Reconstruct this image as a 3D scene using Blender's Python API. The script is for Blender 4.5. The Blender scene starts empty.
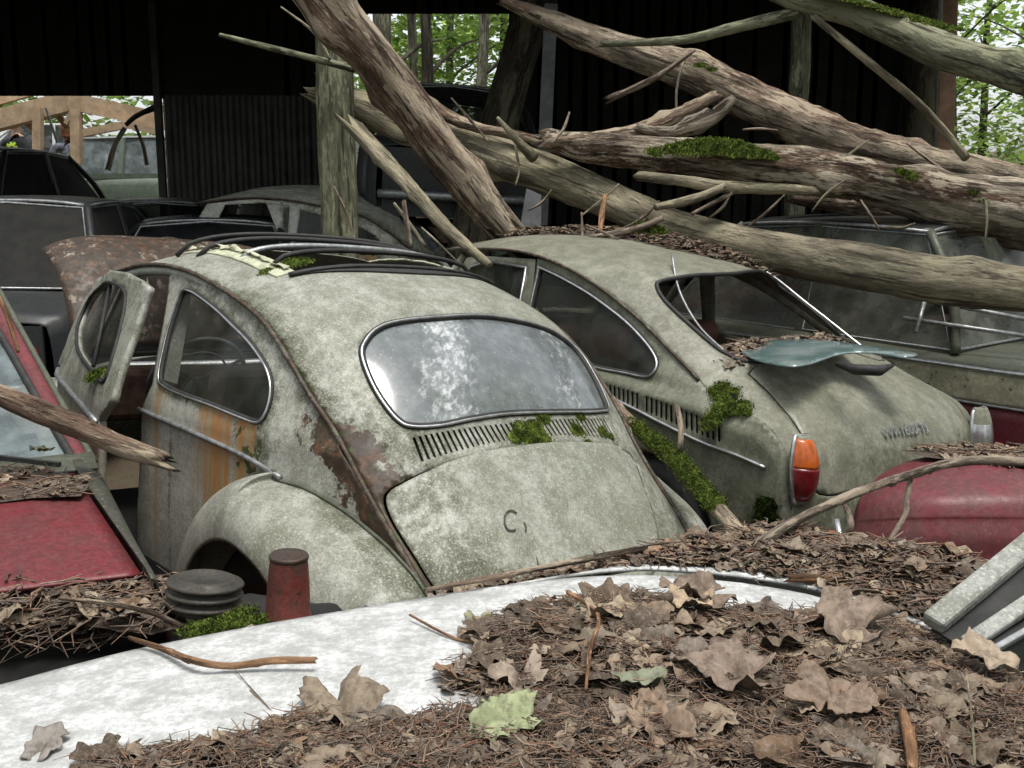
import bpy, bmesh, math, random
from mathutils import Vector, Matrix, noise
from mathutils.geometry import delaunay_2d_cdt
random.seed(7)
R_ = math.radians
sc = bpy.context.scene
COL = sc.collection
FPX = 1023.0; PITCH = R_(-10); CZ = 1.55
CAM = Vector((0, 0, CZ))
FW = Vector((0, math.cos(PITCH), math.sin(PITCH))); UPV = Vector((0, -math.sin(PITCH), math.cos(PITCH)))
def ray(px, py): return Vector((1, 0, 0))*((px-512)/FPX) + UPV*((384-py)/FPX) + FW
def W(px, py, d):
    r = ray(px, py); return CAM + r*(d/r.y)
def WZ(px, py, z):
    r = ray(px, py); return CAM + r*((z-CZ)/r.z)
def pix(p):
    v = p-CAM; dz = v.dot(FW); return (512+FPX*v.x/dz, 384-FPX*v.dot(UPV)/dz)

# ---------------------------------------------------------------- node helper
class NT:
    def __init__(s, name):
        s.m = bpy.data.materials.new(name); s.m.use_nodes = True
        s.t = s.m.node_tree; s.t.nodes.clear()
        s.out = s.t.nodes.new('ShaderNodeOutputMaterial')
        s.b = s.t.nodes.new('ShaderNodeBsdfPrincipled'); s.t.links.new(s.b.outputs[0], s.out.inputs[0])
        s.tc = s.t.nodes.new('ShaderNodeTexCoord').outputs['Object']
    def set(s, inp, v):
        if isinstance(v, (int, float)): inp.default_value = v
        elif isinstance(v, (tuple, list)): inp.default_value = (tuple(v)+(1,))[:4] if len(inp.default_value) == 4 else tuple(v)
        else: s.t.links.new(v, inp)
    def noise(s, scale, detail=5, rough=.6, vec=None, dist=0):
        n = s.t.nodes.new('ShaderNodeTexNoise'); n.inputs['Scale'].default_value = scale
        n.inputs['Detail'].default_value = detail; n.inputs['Roughness'].default_value = rough
        n.inputs['Distortion'].default_value = dist
        s.t.links.new(vec or s.tc, n.inputs['Vector']); return n.outputs['Fac']
    def vor(s, scale, vec=None, feat='F1', out='Distance'):
        n = s.t.nodes.new('ShaderNodeTexVoronoi'); n.feature = feat; n.inputs['Scale'].default_value = scale
        s.t.links.new(vec or s.tc, n.inputs['Vector']); return n.outputs[out]
    def ramp(s, f, a, b, lo=0., hi=1.):
        n = s.t.nodes.new('ShaderNodeMapRange'); n.interpolation_type = 'SMOOTHSTEP'
        s.set(n.inputs[0], f); n.inputs[1].default_value = a; n.inputs[2].default_value = b
        n.inputs[3].default_value = lo; n.inputs[4].default_value = hi; return n.outputs[0]
    def mix(s, f, a, b):
        n = s.t.nodes.new('ShaderNodeMix'); n.data_type = 'RGBA'
        s.set(n.inputs[0], f); s.set(n.inputs[6], a); s.set(n.inputs[7], b); return n.outputs[2]
    def math(s, op, a, b=0.):
        n = s.t.nodes.new('ShaderNodeMath'); n.operation = op; s.set(n.inputs[0], a); s.set(n.inputs[1], b); n.use_clamp = False
        return n.outputs[0]
    def mul(s, a, b): return s.math('MULTIPLY', a, b)
    def add(s, a, b): return s.math('ADD', a, b)
    def attr(s, name, out='Fac'):
        n = s.t.nodes.new('ShaderNodeAttribute'); n.attribute_name = name; return n.outputs[out]
    def map(s, scale, vec=None):
        n = s.t.nodes.new('ShaderNodeMapping'); n.inputs['Scale'].default_value = scale
        s.t.links.new(vec or s.tc, n.inputs['Vector']); return n.outputs[0]
    def bump(s, h, strength=.4, dist=.01):
        n = s.t.nodes.new('ShaderNodeBump'); n.inputs['Strength'].default_value = strength; n.inputs['Distance'].default_value = dist
        s.set(n.inputs['Height'], h); s.t.links.new(n.outputs[0], s.b.inputs['Normal'])
    def fin(s, col, rough=.6, metal=0., alpha=None, spec=None, trans=None, ior=None):
        s.set(s.b.inputs['Base Color'], col); s.set(s.b.inputs['Roughness'], rough); s.set(s.b.inputs['Metallic'], metal)
        if alpha is not None: s.set(s.b.inputs['Alpha'], alpha)
        if spec is not None: s.set(s.b.inputs['Specular IOR Level'], spec)
        if trans is not None: s.set(s.b.inputs['Transmission Weight'], trans)
        return s.m
RUSTC = ((.036, .026, .018), (.12, .062, .034))
def paint(name, base, dirt=(.14, .14, .10), damt=.5, algae=(.10, .11, .055), aamt=.4, lichen=.5, rough=.5, rust=0., gloss=.35, sc_=1.):
    n = NT(name)
    big = n.noise(3.8*sc_, 9, .74); mid = n.noise(9*sc_, 10, .78); fine = n.noise(60*sc_, 6, .8); vf = n.noise(170*sc_, 3, .7)
    streak = n.noise(9*sc_, 5, .6, n.map((2.2, 2.2, .35)))
    c = n.mix(n.mul(n.ramp(n.add(mid, n.mul(n.add(streak, -.5), .6)), .38, .70), damt), base, dirt)
    c = n.mix(n.mul(n.ramp(n.add(big, n.mul(n.add(mid, -.5), .8)), .28, .82), min(1., aamt*1.2)), c, algae)
    c = n.mix(n.mul(n.ramp(n.add(fine, n.mul(n.add(mid, -.5), .5)), .42, .58), .55), c, tuple(x*.42 for x in base))
    v2 = n.noise(115*sc_, 4, .75)
    c = n.mix(n.mul(n.ramp(v2, .54, .60), .5*min(1, .3+lichen)), c, tuple(x*.35 for x in base))
    run = n.noise(30*sc_, 5, .6, n.map((1.5, 1.5, .12)))
    c = n.mix(n.mul(n.ramp(run, .50, .66), .30*damt), c, tuple(x*.7 for x in dirt))
    gr = n.attr('grime'); gm = n.ramp(n.add(n.mul(gr, 1.35), n.add(n.mul(n.add(mid, -.5), 1.3), n.mul(n.add(fine, -.5), .6))), .38, .72)
    c = n.mix(n.mul(gm, .88), c, n.mix(n.ramp(fine, .4, .6), (.035, .036, .020), (.095, .10, .06)))
    c = n.mix(n.mul(n.ramp(vf, .5, .66), .4*min(1, lichen*1.5)), c, tuple(min(.8, x*1.5) for x in base))
    sp = n.ramp(n.add(n.vor(75*sc_), n.mul(fine, .3)), .40, .28)
    c = n.mix(n.mul(n.mul(sp, n.ramp(n.noise(7*sc_, 6, .7), .44, .58)), lichen), c, (.44, .46, .40))
    sp2 = n.ramp(n.add(n.vor(38*sc_), n.mul(fine, .35)), .38, .26)
    c = n.mix(n.mul(n.mul(sp2, n.ramp(n.noise(4.3*sc_, 7, .7), .5, .6)), lichen*.8), c, (.50, .51, .46))
    # streaked grime and stains
    at = n.attr('rust'); rn = n.noise(16*sc_, 8, .72)
    rm = n.ramp(n.add(at, n.mul(n.add(rn, -.5), 1.5)), .45, .58)
    if rust: rm = n.math('MAXIMUM', rm, n.ramp(n.add(rn, n.mul(big, .6)), 1.02-rust, 1.08-rust))
    rc = n.mix(n.ramp(n.noise(26*sc_, 8, .75), .46, .68), RUSTC[0], RUSTC[1])
    c = n.mix(rm, c, rc)
    st = n.attr('stain'); sn = n.noise(12, 6, .7, n.map((3.2, 3.2, .10)))
    c = n.mix(n.mul(n.mul(n.ramp(n.add(st, n.mul(n.add(sn, -.5), 1.5)), .30, 1.0), n.ramp(st, .0, .25)), .92), c, n.mix(n.ramp(n.noise(14, 4, .6, n.map((4, 4, .12))), .42, .6), (.36, .17, .055), (.30, .24, .13)))
    mo = n.attr('moss'); mn = n.noise(22, 6, .7)
    mm = n.ramp(n.add(mo, n.mul(n.add(mn, -.5), 1.6)), .5, .6)
    c = n.mix(mm, c, (.045, .06, .018))
    h = n.add(n.mul(fine, .5), n.add(n.mul(rm, -.5), n.mul(mid, .6)))
    n.bump(h, .35, .004)
    return n.fin(c, n.mix(n.ramp(mid, .35, .7), (gloss,)*3, (rough+.2,)*3), 0, spec=.4)
def simple(name, col, rough=.6, metal=0., var=.35, scale=14, bump=.15, spec=.4):
    n = NT(name); f = n.noise(scale, 6, .65)
    c = n.mix(n.ramp(f, .3, .7), tuple(x*(1-var) for x in col), tuple(min(1, x*(1+var)) for x in col))
    n.bump(f, bump, .004); return n.fin(c, rough, metal, spec=spec)
def bark(name, c1, c2, moss=0., lich=.3, scale=1., strength=.9):
    n = NT(name); v = n.attr('bc', 'Vector')
    f = n.noise(26*scale, 8, .7, v); g = n.noise(90*scale, 4, .7, v); b = n.noise(5*scale, 5, .6, v)
    fl = n.vor(30*scale, n.map((1, 1, .35), v), 'F1', 'Distance'); fb = n.noise(14*scale, 6, .7, v)
    c = n.mix(n.ramp(f, .38, .62), tuple(x*.4 for x in c1), c1)
    c = n.mix(n.ramp(b, .42, .60), c, n.mix(n.ramp(f, .38, .66), tuple(x*.6 for x in c2), c2))
    c = n.mix(n.mul(n.ramp(n.add(fb, n.mul(g, .3)), .66, .72), .7), c, tuple(min(1, x*1.75) for x in c2))
    c = n.mix(n.mul(n.ramp(g, .5, .7), .4), c, tuple(min(1, x*1.5) for x in c2))
    cr = n.ramp(n.noise(34*scale, 6, .65, n.map((1, 1, .3), v)), .44, .39)
    c = n.mix(n.mul(cr, .85), c, tuple(x*.2 for x in c1))
    c = n.mix(n.mul(n.ramp(fb, .42, .34), .55), c, tuple(x*.35 for x in c1))
    c = n.mix(n.mul(n.ramp(n.vor(60, v), .30, .12), n.mul(n.ramp(b, .56, .42), lich)), c, (.36, .38, .30))
    geo = n.t.nodes.new('ShaderNodeNewGeometry'); sx = n.t.nodes.new('ShaderNodeSeparateXYZ'); n.t.links.new(geo.outputs['Normal'], sx.inputs[0])
    if moss:
        m = n.ramp(n.add(n.mul(sx.outputs['Z'], .6), n.add(n.mul(n.add(b, -.5), 2.5), moss-.8)), .35, .6)
        c = n.mix(n.mul(m, .85), c, n.mix(g, (.05, .085, .014), (.12, .17, .03)))
    n.bump(n.add(f, n.add(n.mul(g, .35), n.add(n.mul(cr, -.6), n.mul(n.ramp(fb, .42, .34), -.5)))), strength, .03)
    return n.fin(c, .85, 0, spec=.25)

M = {}
M['beetle'] = paint('weathered_grey_paint', (.355, .36, .32), (.16, .16, .115), .8, (.10, .112, .055), .68, .62, .55, gloss=.38)
M['beetle_side'] = paint('pale_weathered_paint', (.47, .475, .43), (.24, .235, .17), .6, (.15, .155, .09), .4, .6, .5)
M['tl'] = paint('olive_grey_paint', (.265, .265, .215), (.14, .137, .098), .8, (.09, .095, .052), .6, .22, .45, gloss=.34)
M['tl_side'] = paint('olive_grey_flank_paint', (.22, .225, .175), (.13, .13, .09), .8, (.085, .095, .05), .65, .3, .5, gloss=.4)
M['white'] = paint('dirty_white_paint', (.66, .67, .68), (.24, .245, .22), .6, (.34, .35, .32), .45, .0, .45, gloss=.3, sc_=1.6)
M['red'] = paint('faded_red_paint', (.17, .024, .032), (.10, .028, .03), .6, (.10, .07, .05), .25, .06, .5, gloss=.3)
M['red_right'] = paint('dusty_red_paint', (.15, .022, .032), (.10, .05, .045), .6, (.14, .09, .07), .3, .06, .45, gloss=.3)
M['rusty'] = paint('rusted_bonnet_paint', (.30, .27, .22), (.20, .125, .085), .8, (.13, .07, .05), .85, .25, .7, rust=.34)
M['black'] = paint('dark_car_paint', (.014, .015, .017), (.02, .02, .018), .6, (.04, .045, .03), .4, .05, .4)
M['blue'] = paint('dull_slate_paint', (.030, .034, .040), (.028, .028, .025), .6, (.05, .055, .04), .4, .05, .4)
M['cream'] = paint('cream_paint', (.50, .47, .33), (.20, .18, .11), .6, (.13, .13, .07), .5, .2, .5, rust=.12)
M['darkred'] = paint('deep_red_paint', (.16, .02, .03), (.09, .02, .02), .6, (.08, .05, .04), .3, .05, .5, rust=.06)
M['dgreen'] = paint('green_grey_paint', (.17, .22, .18), (.14, .16, .12), .5, (.1, .12, .07), .4, .2, .5)
M['gutter'] = paint('rusty_gutter_paint', (.15, .13, .10), (.07, .05, .035), .8, (.06, .065, .035), .6, .3, .7, rust=.3, sc_=1.5)
M['olive'] = paint('olive_dark_paint', (.10, .11, .085), (.06, .06, .045), .6, (.06, .07, .03), .5, .15, .5, rust=.05)
M['chrome'] = simple('dull_chrome', (.55, .56, .57), .28, .9, .25, 30, .05)
M['alu'] = simple('pitted_trim', (.30, .31, .32), .45, .7, .35, 40, .1)
M['trim_light'] = simple('pale_sunroof_rail', (.42, .43, .31), .6, 0, .3, 30, .2)
M['rubber'] = simple('black_rubber', (.022, .022, .022), .65, 0, .4, 30, .2)
M['dark'] = simple('dark_underbody', (.012, .012, .011), .9, 0, .4, 8, .2)
M['seat'] = simple('old_seat_vinyl', (.10, .065, .05), .6, 0, .4, 6, .3)
M['seat_red'] = simple('red_brown_vinyl', (.16, .075, .06), .5, 0, .3, 6, .3)
M['rustplain'] = simple('rust_plain', (.07, .04, .026), .85, 0, .5, 22, .5)
M['amber'] = simple('amber_lens', (.40, .085, .012), .2, 0, .2, 30, .1, .6)
M['redlens'] = simple('red_lens', (.13, .008, .012), .2, 0, .3, 30, .1, .6)
M['ink'] = simple('dark_paint_mark', (.075, .078, .065), .8, 0, .5, 60)
M['dusty'] = paint('dusty_black_plastic', (.035, .033, .03), (.10, .08, .06), .7, (.06, .06, .04), .5, .1, .7, sc_=2.)
M['capdark'] = paint('dark_rusty_cap', (.06, .035, .03), (.05, .04, .03), .7, (.04, .04, .03), .5, .05, .6, rust=.2, sc_=2.)
M['shed'] = simple('shade_dark_boards', (.013, .012, .011), .9, 0, .4, 5, .5)  # near-black board colour holds the deep shade inside the shed
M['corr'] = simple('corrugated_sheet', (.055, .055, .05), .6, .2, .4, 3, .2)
M['steel'] = simple('grey_steel_post', (.10, .105, .11), .5, .2, .3, 9, .1)
M['lumber'] = simple('pale_lumber', (.50, .37, .245), .8, 0, .25, 7, .4)
M['post'] = simple('brown_timber', (.17, .105, .07), .85, 0, .35, 7, .5)
M['skin'] = simple('skin', (.45, .28, .2), .6); M['hair'] = simple('auburn_hair', (.17, .07, .03), .6)
M['cloth_dark'] = simple('dark_cloth', (.012, .013, .016), .9); M['cloth_grey'] = simple('grey_blue_cloth', (.16, .18, .22), .9, 0, .6, 30)
M['trouser'] = simple('trouser_cloth', (.03, .035, .05), .9); M['lime'] = simple('lime_print', (.35, .5, .05), .8)
M['hair_dark'] = simple('dark_hair', (.02, .014, .01), .7)
n = NT('dusty_glass_painted_reflection'); mp = n.t.nodes.new('ShaderNodeMapping'); mp.inputs['Rotation'].default_value = (R_(-32), 0, 0); n.t.links.new(n.tc, mp.inputs['Vector'])
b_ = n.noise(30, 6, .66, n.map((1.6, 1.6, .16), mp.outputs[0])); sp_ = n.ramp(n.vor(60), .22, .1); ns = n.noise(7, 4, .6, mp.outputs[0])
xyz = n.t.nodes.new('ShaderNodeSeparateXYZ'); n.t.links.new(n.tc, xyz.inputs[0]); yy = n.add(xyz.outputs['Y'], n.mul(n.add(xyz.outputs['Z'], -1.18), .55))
def sky_patch(c0, w0): return n.ramp(n.math('ABSOLUTE', n.add(yy, -c0)), w0, 0.)
p_ = n.math('MAXIMUM', n.mul(sky_patch(.17, .20), .62), n.mul(sky_patch(-.34, .14), .5)); p_ = n.math('MAXIMUM', p_, .18)  # pale patches paint reflected sky into the glass colour
sky_stk = n.mul(n.ramp(n.add(b_, n.mul(p_, .12)), .52, .74), n.ramp(n.add(p_, n.mul(n.add(ns, -.5), 1.2)), .1, .8))
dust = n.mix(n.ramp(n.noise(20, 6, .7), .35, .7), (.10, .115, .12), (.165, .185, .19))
c = n.mix(n.mul(n.ramp(n.add(p_, n.mul(n.add(ns, -.5), 1.5)), .4, 1.1), .5), dust, (.55, .58, .60)); c = n.mix(n.mul(sky_stk, .62), c, (.80, .83, .85)); c = n.mix(n.mul(sp_, n.mul(.4, n.ramp(b_, .45, .6))), c, (.6, .62, .6))  # white patches and streaks are painted sky reflection, the small specks dust
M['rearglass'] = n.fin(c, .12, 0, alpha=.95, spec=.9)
def glass(name, col, alpha, rough=.12):
    n = NT(name); a = n.noise(7, 6, .65); n.bump(n.noise(4, 2), .05, .02)
    return n.fin(n.mix(n.ramp(a, .35, .65), tuple(x*.6 for x in col), col), n.mix(n.ramp(a, .3, .7), (rough,)*3, (rough+.25,)*3), 0, alpha=n.ramp(a, .3, .7, alpha-.12, alpha+.12), spec=.4)
M['sideglass'] = glass('dirty_side_glass', (.05, .055, .045), .5)
M['farglass'] = glass('dim_car_glass', (.018, .02, .02), .72)
M['midglass'] = glass('saloon_glass_painted_sheen', (.13, .14, .115), .68, .2)  # grey-green colour paints a dull reflection into the saloon windows
M['paleglass'] = glass('dusty_blue_glass', (.17, .21, .22), .8, .2)
M['blackglass'] = glass('shed_dark_glass', (.012, .013, .014), 1.0, .25)
n = NT('loose_glass_pane'); M['pane'] = n.fin(n.mix(n.ramp(n.noise(9, 6), .4, .7), (.10, .17, .17), (.26, .31, .31)), .15, 0, alpha=.82, spec=.8)

def leafmat(name, back=1.):
    n = NT(name); t = n.attr('tint', 'Color'); f = n.noise(60, 5, .7)
    f2 = n.noise(220, 4, .7); c = n.mix(n.mul(n.ramp(f, .40, .66), .6), t, (.05, .036, .028)); c = n.mix(n.mul(n.ramp(f2, .5, .65), .35), c, (.30, .25, .21))
    n.bump(f, .5, .003)
    return n.fin(c, n.ramp(f, .3, .7, .55, .9), 0, spec=.3)
M['leaf'] = leafmat('dead_leaves')
n = NT('moss_green'); f = n.noise(30, 4); M['moss'] = n.fin(n.mix(n.ramp(f, .35, .65), (.05, .075, .015), (.17, .225, .045)), .9, 0, spec=.15)
n = NT('moss_dark'); f = n.noise(40, 5); M['mossdark'] = n.fin(n.mix(n.ramp(f, .4, .65), (.012, .018, .006), (.045, .07, .015)), .95, 0, spec=.1)
n = NT('living_leaf'); f = n.attr('tint', 'Color')
tr = n.t.nodes.new('ShaderNodeBsdfTranslucent'); n.t.links.new(f, tr.inputs[0]); mx = n.t.nodes.new('ShaderNodeMixShader'); mx.inputs[0].default_value = .5
n.fin(f, .6, 0, spec=.3); n.t.links.new(n.b.outputs[0], mx.inputs[1]); n.t.links.new(tr.outputs[0], mx.inputs[2]); n.t.links.new(mx.outputs[0], n.out.inputs[0]); M['green'] = n.m
M['bark_pale'] = bark('pale_barkless_wood', (.33, .285, .205), (.22, .20, .135), .04, .2, .8, .8)
M['bark_brown'] = bark('flaking_brown_bark', (.20, .125, .09), (.29, .24, .18), .12, .25, 1., 1.)
M['bark_mossy'] = bark('mossy_rough_bark', (.12, .07, .045), (.31, .27, .21), .18, .3, 1.1, 1.)
M['bark_green'] = bark('algae_green_bark', (.125, .13, .08), (.165, .165, .11), .08, .5, .7, .6)
M['bark_stick'] = bark('grey_stick_bark', (.17, .13, .10), (.22, .18, .14), 0, .2, 1.5, .6)
M['bark_red'] = bark('red_brown_twig', (.22, .115, .06), (.26, .15, .085), 0, .0, 2., .5)
M['bark_trunk'] = bark('forest_trunk', (.11, .10, .07), (.15, .15, .10), .1, .3, .5, .6)
M['bark_dark'] = bark('dark_trunk', (.05, .042, .03), (.065, .06, .04), .1, .1, .5, .6)

# ---------------------------------------------------------------- object helpers
def link(name, me, mat, parent=None):
    o = bpy.data.objects.new(name, me); COL.objects.link(o)
    if mat is not None:
        for m in (mat if isinstance(mat, list) else [mat]): me.materials.append(m)
    if parent is not None: o.parent = parent
    return o
def tag(o, label=None, cat=None, group=None, kind=None):
    if label: o['label'] = label
    if cat: o['category'] = cat
    if group: o['group'] = group
    if kind: o['kind'] = kind
    return o
def empty(name, label, cat, mat=None, group=None):
    o = bpy.data.objects.new(name, None); COL.objects.link(o); o.empty_display_size = .2
    if mat is not None: o.matrix_world = mat
    tag(o, label, cat, group); return o
def smooth(me, ang=None):
    for p in me.polygons: p.use_smooth = True
def mesh(name, vs, fs, mat, parent=None, sm=True, attrs=None):
    me = bpy.data.meshes.new(name); me.from_pydata([tuple(v) for v in vs], [], fs); me.update()
    if sm: smooth(me)
    if attrs:
        for k, (typ, vals) in attrs.items():
            a = me.attributes.new(k, typ, 'POINT')
            if typ == 'FLOAT': a.data.foreach_set('value', vals)
            elif typ == 'FLOAT_VECTOR': a.data.foreach_set('vector', [c for v in vals for c in v])
            else: a.data.foreach_set('color', [c for v in vals for c in v])
    return link(name, me, mat, parent)
class MB:
    def __init__(s): s.v = []; s.f = []; s.t = []; s.mi = []
    def add(s, vs, fs, tint=None):
        o = len(s.v); s.v += [tuple(v) for v in vs]; s.f += [tuple(i+o for i in f) for f in fs]
        if tint is not None: s.t += [tint]*len(vs)
        return s
    def box(s, c, size, rot=None, bev=0.):
        h = Vector(size)/2; P = []
        for x in (-1, 1):
            for y in (-1, 1):
                for z in (-1, 1):
                    p = Vector((x*h.x, y*h.y, z*h.z)); P.append((rot @ p if rot else p)+Vector(c))
        return s.add(P, [(0, 1, 3, 2), (4, 6, 7, 5), (0, 4, 5, 1), (2, 3, 7, 6), (0, 2, 6, 4), (1, 5, 7, 3)])
    def beam(s, a, b, w, h, up=Vector((0, 0, 1))):
        a = Vector(a); b = Vector(b); d = (b-a); L = d.length; d.normalize()
        if abs(d.dot(up)) > .98: up = Vector((0, 1, 0))
        r = d.cross(up).normalized(); u = r.cross(d)
        rot = Matrix((r, d, u)).transposed()
        return s.box((a+b)/2, (w, L, h), rot)
    def tube(s, pts, r, seg=8, closed=False, cap=True, flat=1.):
        pts = [Vector(p) for p in pts]; n = len(pts)
        rr = r if isinstance(r, (list, tuple)) else [r]*n
        P = []; nrm = None
        for i, p in enumerate(pts):
            a = pts[(i-1) % n] if (closed or i > 0) else p; b = pts[(i+1) % n] if (closed or i < n-1) else p
            d = (b-a).normalized()
            if nrm is None: nrm = d.orthogonal().normalized() if abs(d.z) > .9 else (Vector((0, 0, 1))-d*d.z).normalized()
            nrm = (nrm-d*nrm.dot(d)).normalized(); bn = d.cross(nrm)
            for k in range(seg):
                t = 2*math.pi*k/seg; P.append(p+(nrm*math.cos(t)*flat+bn*math.sin(t))*rr[i])
        F = []
        m = n if closed else n-1
        for i in range(m):
            j = (i+1) % n
            for k in range(seg):
                k2 = (k+1) % seg; F.append((i*seg+k, i*seg+k2, j*seg+k2, j*seg+k))
        if cap and not closed: F += [tuple(range(seg))[::-1], tuple((n-1)*seg+k for k in range(seg))]
        return s.add(P, F)
    def lathe(s, prof, seg=24, mat=None):
        P = []; F = []; n = len(prof)
        for k in range(seg):
            t = 2*math.pi*k/seg
            for r, z in prof:
                p = Vector((r*math.cos(t), r*math.sin(t), z)); P.append(mat @ p if mat else p)
        for k in range(seg):
            k2 = (k+1) % seg
            for i in range(n-1): F.append((k*n+i, k2*n+i, k2*n+i+1, k*n+i+1))
        return s.add(P, F)
    def build(s, name, mat, parent=None, sm=False):
        at = {'tint': ('FLOAT_COLOR', [tuple(t)+(1,) for t in s.t])} if s.t and len(s.t) == len(s.v) else None
        return mesh(name, s.v, s.f, mat, parent, sm, at)
def solid(o, th, off=-1.):
    m = o.modifiers.new('thickness', 'SOLIDIFY'); m.thickness = th; m.offset = off; return o
def bevel(o, w, seg=2):
    m = o.modifiers.new('bevel', 'BEVEL'); m.width = w; m.segments = seg; m.limit_method = 'ANGLE'; return o
def autosmooth(o):
    for p in o.data.polygons: p.use_smooth = True
    m = o.modifiers.new('split', 'EDGE_SPLIT'); m.split_angle = R_(35); return o

def cr(P, t):
    n = len(P)-1; t = max(0., min(n-1e-9, t)); i = int(t); f = t-i
    def g(k): 
        if k < 0: return [2*a-b for a, b in zip(P[0], P[1])]
        if k > n: return [2*a-b for a, b in zip(P[n], P[n-1])]
        return P[k]
    a, b, c, d = g(i-1), g(i), g(i+1), g(i+2)
    return [b_+.5*f*(c_-a_+f*(2*a_-5*b_+4*c_-d_+f*(3*(b_-c_)+d_-a_))) for a_, b_, c_, d_ in zip(a, b, c, d)]
def lin(tab, x):
    if x <= tab[0][0]: return tab[0][1]
    for (a, u), (b, v) in zip(tab, tab[1:]):
        if x <= b: 
            f = (x-a)/(b-a); return u+(v-u)*f
    return tab[-1][1]
def sstep(x): x = max(0., min(1., x)); return x*x*(3-2*x)
def inpoly(p, poly):
    x, y = p[0], p[1]; c = False; j = len(poly)-1
    for i in range(len(poly)):
        xi, yi = poly[i][0], poly[i][1]; xj, yj = poly[j][0], poly[j][1]
        if (yi > y) != (yj > y) and x < (xj-xi)*(y-yi)/(yj-yi)+xi: c = not c
        j = i
    return c
def resamp(loop, sp, closed=True):
    out = []; n = len(loop)
    for i in range(n if closed else n-1):
        a = loop[i]; b = loop[(i+1) % n]; L = math.dist(a[:2], b[:2]); k = max(1, int(round(L/sp)))
        for j in range(k):
            f = j/k; out.append(tuple(a[m]+(b[m]-a[m])*f for m in range(2)))
    if not closed: out.append(tuple(loop[-1][:2]))
    return out
def smoothloop(loop, k=4, closed=True):
    n = len(loop); out = []
    for i in range(n if closed else n-1):
        P = [loop[(i+m) % n] if closed else loop[max(0, min(n-1, i+m))] for m in (-1, 0, 1, 2)]
        for j in range(k):
            f = j/k
            out.append(tuple(P[1][m]+.5*f*(P[2][m]-P[0][m]+f*(2*P[0][m]-5*P[1][m]+4*P[2][m]-P[3][m]+f*(3*(P[1][m]-P[2][m])+P[3][m]-P[0][m]))) for m in range(len(loop[0]))))
    if not closed: out.append(tuple(loop[-1]))
    return out
def surf(name, outer, holes, sp, fmap, mat, parent=None, th=.004, attrf=None, flip=None, aspect=1.):
    """outer/holes: 2-D loops; interior points on a jittered grid; fmap(u,v)->3-D"""
    pts = []; edges = []
    loops = [resamp(outer, sp)]+[resamp(h, min(sp, .5*max(.004, min(math.dist(h[i], h[(i+2) % len(h)]) for i in range(len(h)))))) if len(h) < 6 else resamp(h, sp) for h in holes]
    for L in loops:
        o = len(pts); pts += [tuple(p) for p in L]; m = len(L); edges += [(o+i, o+(i+1) % m) for i in range(m)]
    us = [p[0] for p in loops[0]]; vs = [p[1] for p in loops[0]]
    bucket = {}
    for p in pts: bucket.setdefault((int(p[0]//sp), int(p[1]//sp)), []).append(p)
    nu = int((max(us)-min(us))/sp)+1; nv = int((max(vs)-min(vs))/sp)+1
    bbs = [(min(p[0] for p in h), max(p[0] for p in h), min(p[1] for p in h), max(p[1] for p in h), h) for h in holes]
    def inhole(q):
        for x0, x1, y0, y1, h in bbs:
            if x0 <= q[0] <= x1 and y0 <= q[1] <= y1 and inpoly(q, h): return True
        return False
    for i in range(nu+1):
        for j in range(nv+1):
            q = (min(us)+(i+.5*(j % 2))*sp, min(vs)+j*sp)
            if not inpoly(q, loops[0]) or inhole(q): continue
            bi, bj = int(q[0]//sp), int(q[1]//sp); ok = True
            for a in (-1, 0, 1):
                for b in (-1, 0, 1):
                    for p in bucket.get((bi+a, bj+b), ()):
                        if math.dist(p, q) < sp*.45: ok = False; break
            if ok: pts.append(q)
    r = delaunay_2d_cdt([Vector(p) for p in pts], edges, [], 0, 1e-6)
    V2, F = r[0], r[2]; FF = []
    for f in F:
        c = (sum(V2[i][0] for i in f)/len(f), sum(V2[i][1] for i in f)/len(f))
        if inpoly(c, loops[0]) and not inhole(c): FF.append(list(f))
    P = [Vector(fmap(v[0], v[1])) for v in V2]
    if flip is not None:
        s = 0.
        for f in FF[::max(1, len(FF)//60)]:
            a, b, c = P[f[0]], P[f[1]], P[f[2]]; s += (b-a).cross(c-a).dot(flip)
        if s < 0: FF = [f[::-1] for f in FF]
    at = {}
    if attrf:
        for k, fn in attrf.items(): at[k] = ('FLOAT', [fn(p) for p in P])
    o = mesh(name, P, FF, mat, parent, True, at or None)
    if th: solid(o, th)
    return o
class Surf:
    """two-sided car skin: P(u,v) in car space with inverse projection from a picture position"""
    def __init__(s, f, M4): s.f = f; s.M = M4
    def __call__(s, u, v): return s.f(u, v)
    def inv(s, px, py, g):
        u, v = g; e = 1e-3
        for _ in range(40):
            p0 = pix(s.M @ Vector(s.f(u, v))); pu = pix(s.M @ Vector(s.f(u+e, v))); pv = pix(s.M @ Vector(s.f(u, v+e)))
            a, b, c, d = (pu[0]-p0[0])/e, (pv[0]-p0[0])/e, (pu[1]-p0[1])/e, (pv[1]-p0[1])/e
            ex, ey = px-p0[0], py-p0[1]; D = a*d-b*c
            if abs(D) < 1e-9: break
            du, dv = (d*ex-b*ey)/D, (-c*ex+a*ey)/D
            L = math.hypot(du, dv); k = min(1, .15/L) if L > 0 else 1
            u += du*k; v += dv*k
            if L < 1e-6: break
        return (u, v)
    def loop(s, pts, g):
        out = []
        for p in pts: g2 = s.inv(p[0], p[1], g); out.append(g2); g = g2
        return out
def top_fn(C, S, g1=.3, g2=.7):
    """u = y in metres, v = t*0.1"""
    def f(u, v):
        t = v*10; cx, cz = cr(C, t); sx, sy, sz = cr(S, t); s = min(1.15, abs(u)/sy); g = g1*s*s+g2*s**4
        return (cx+(sx-cx)*g, u, cz+(sz-cz)*g)
    return f
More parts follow.
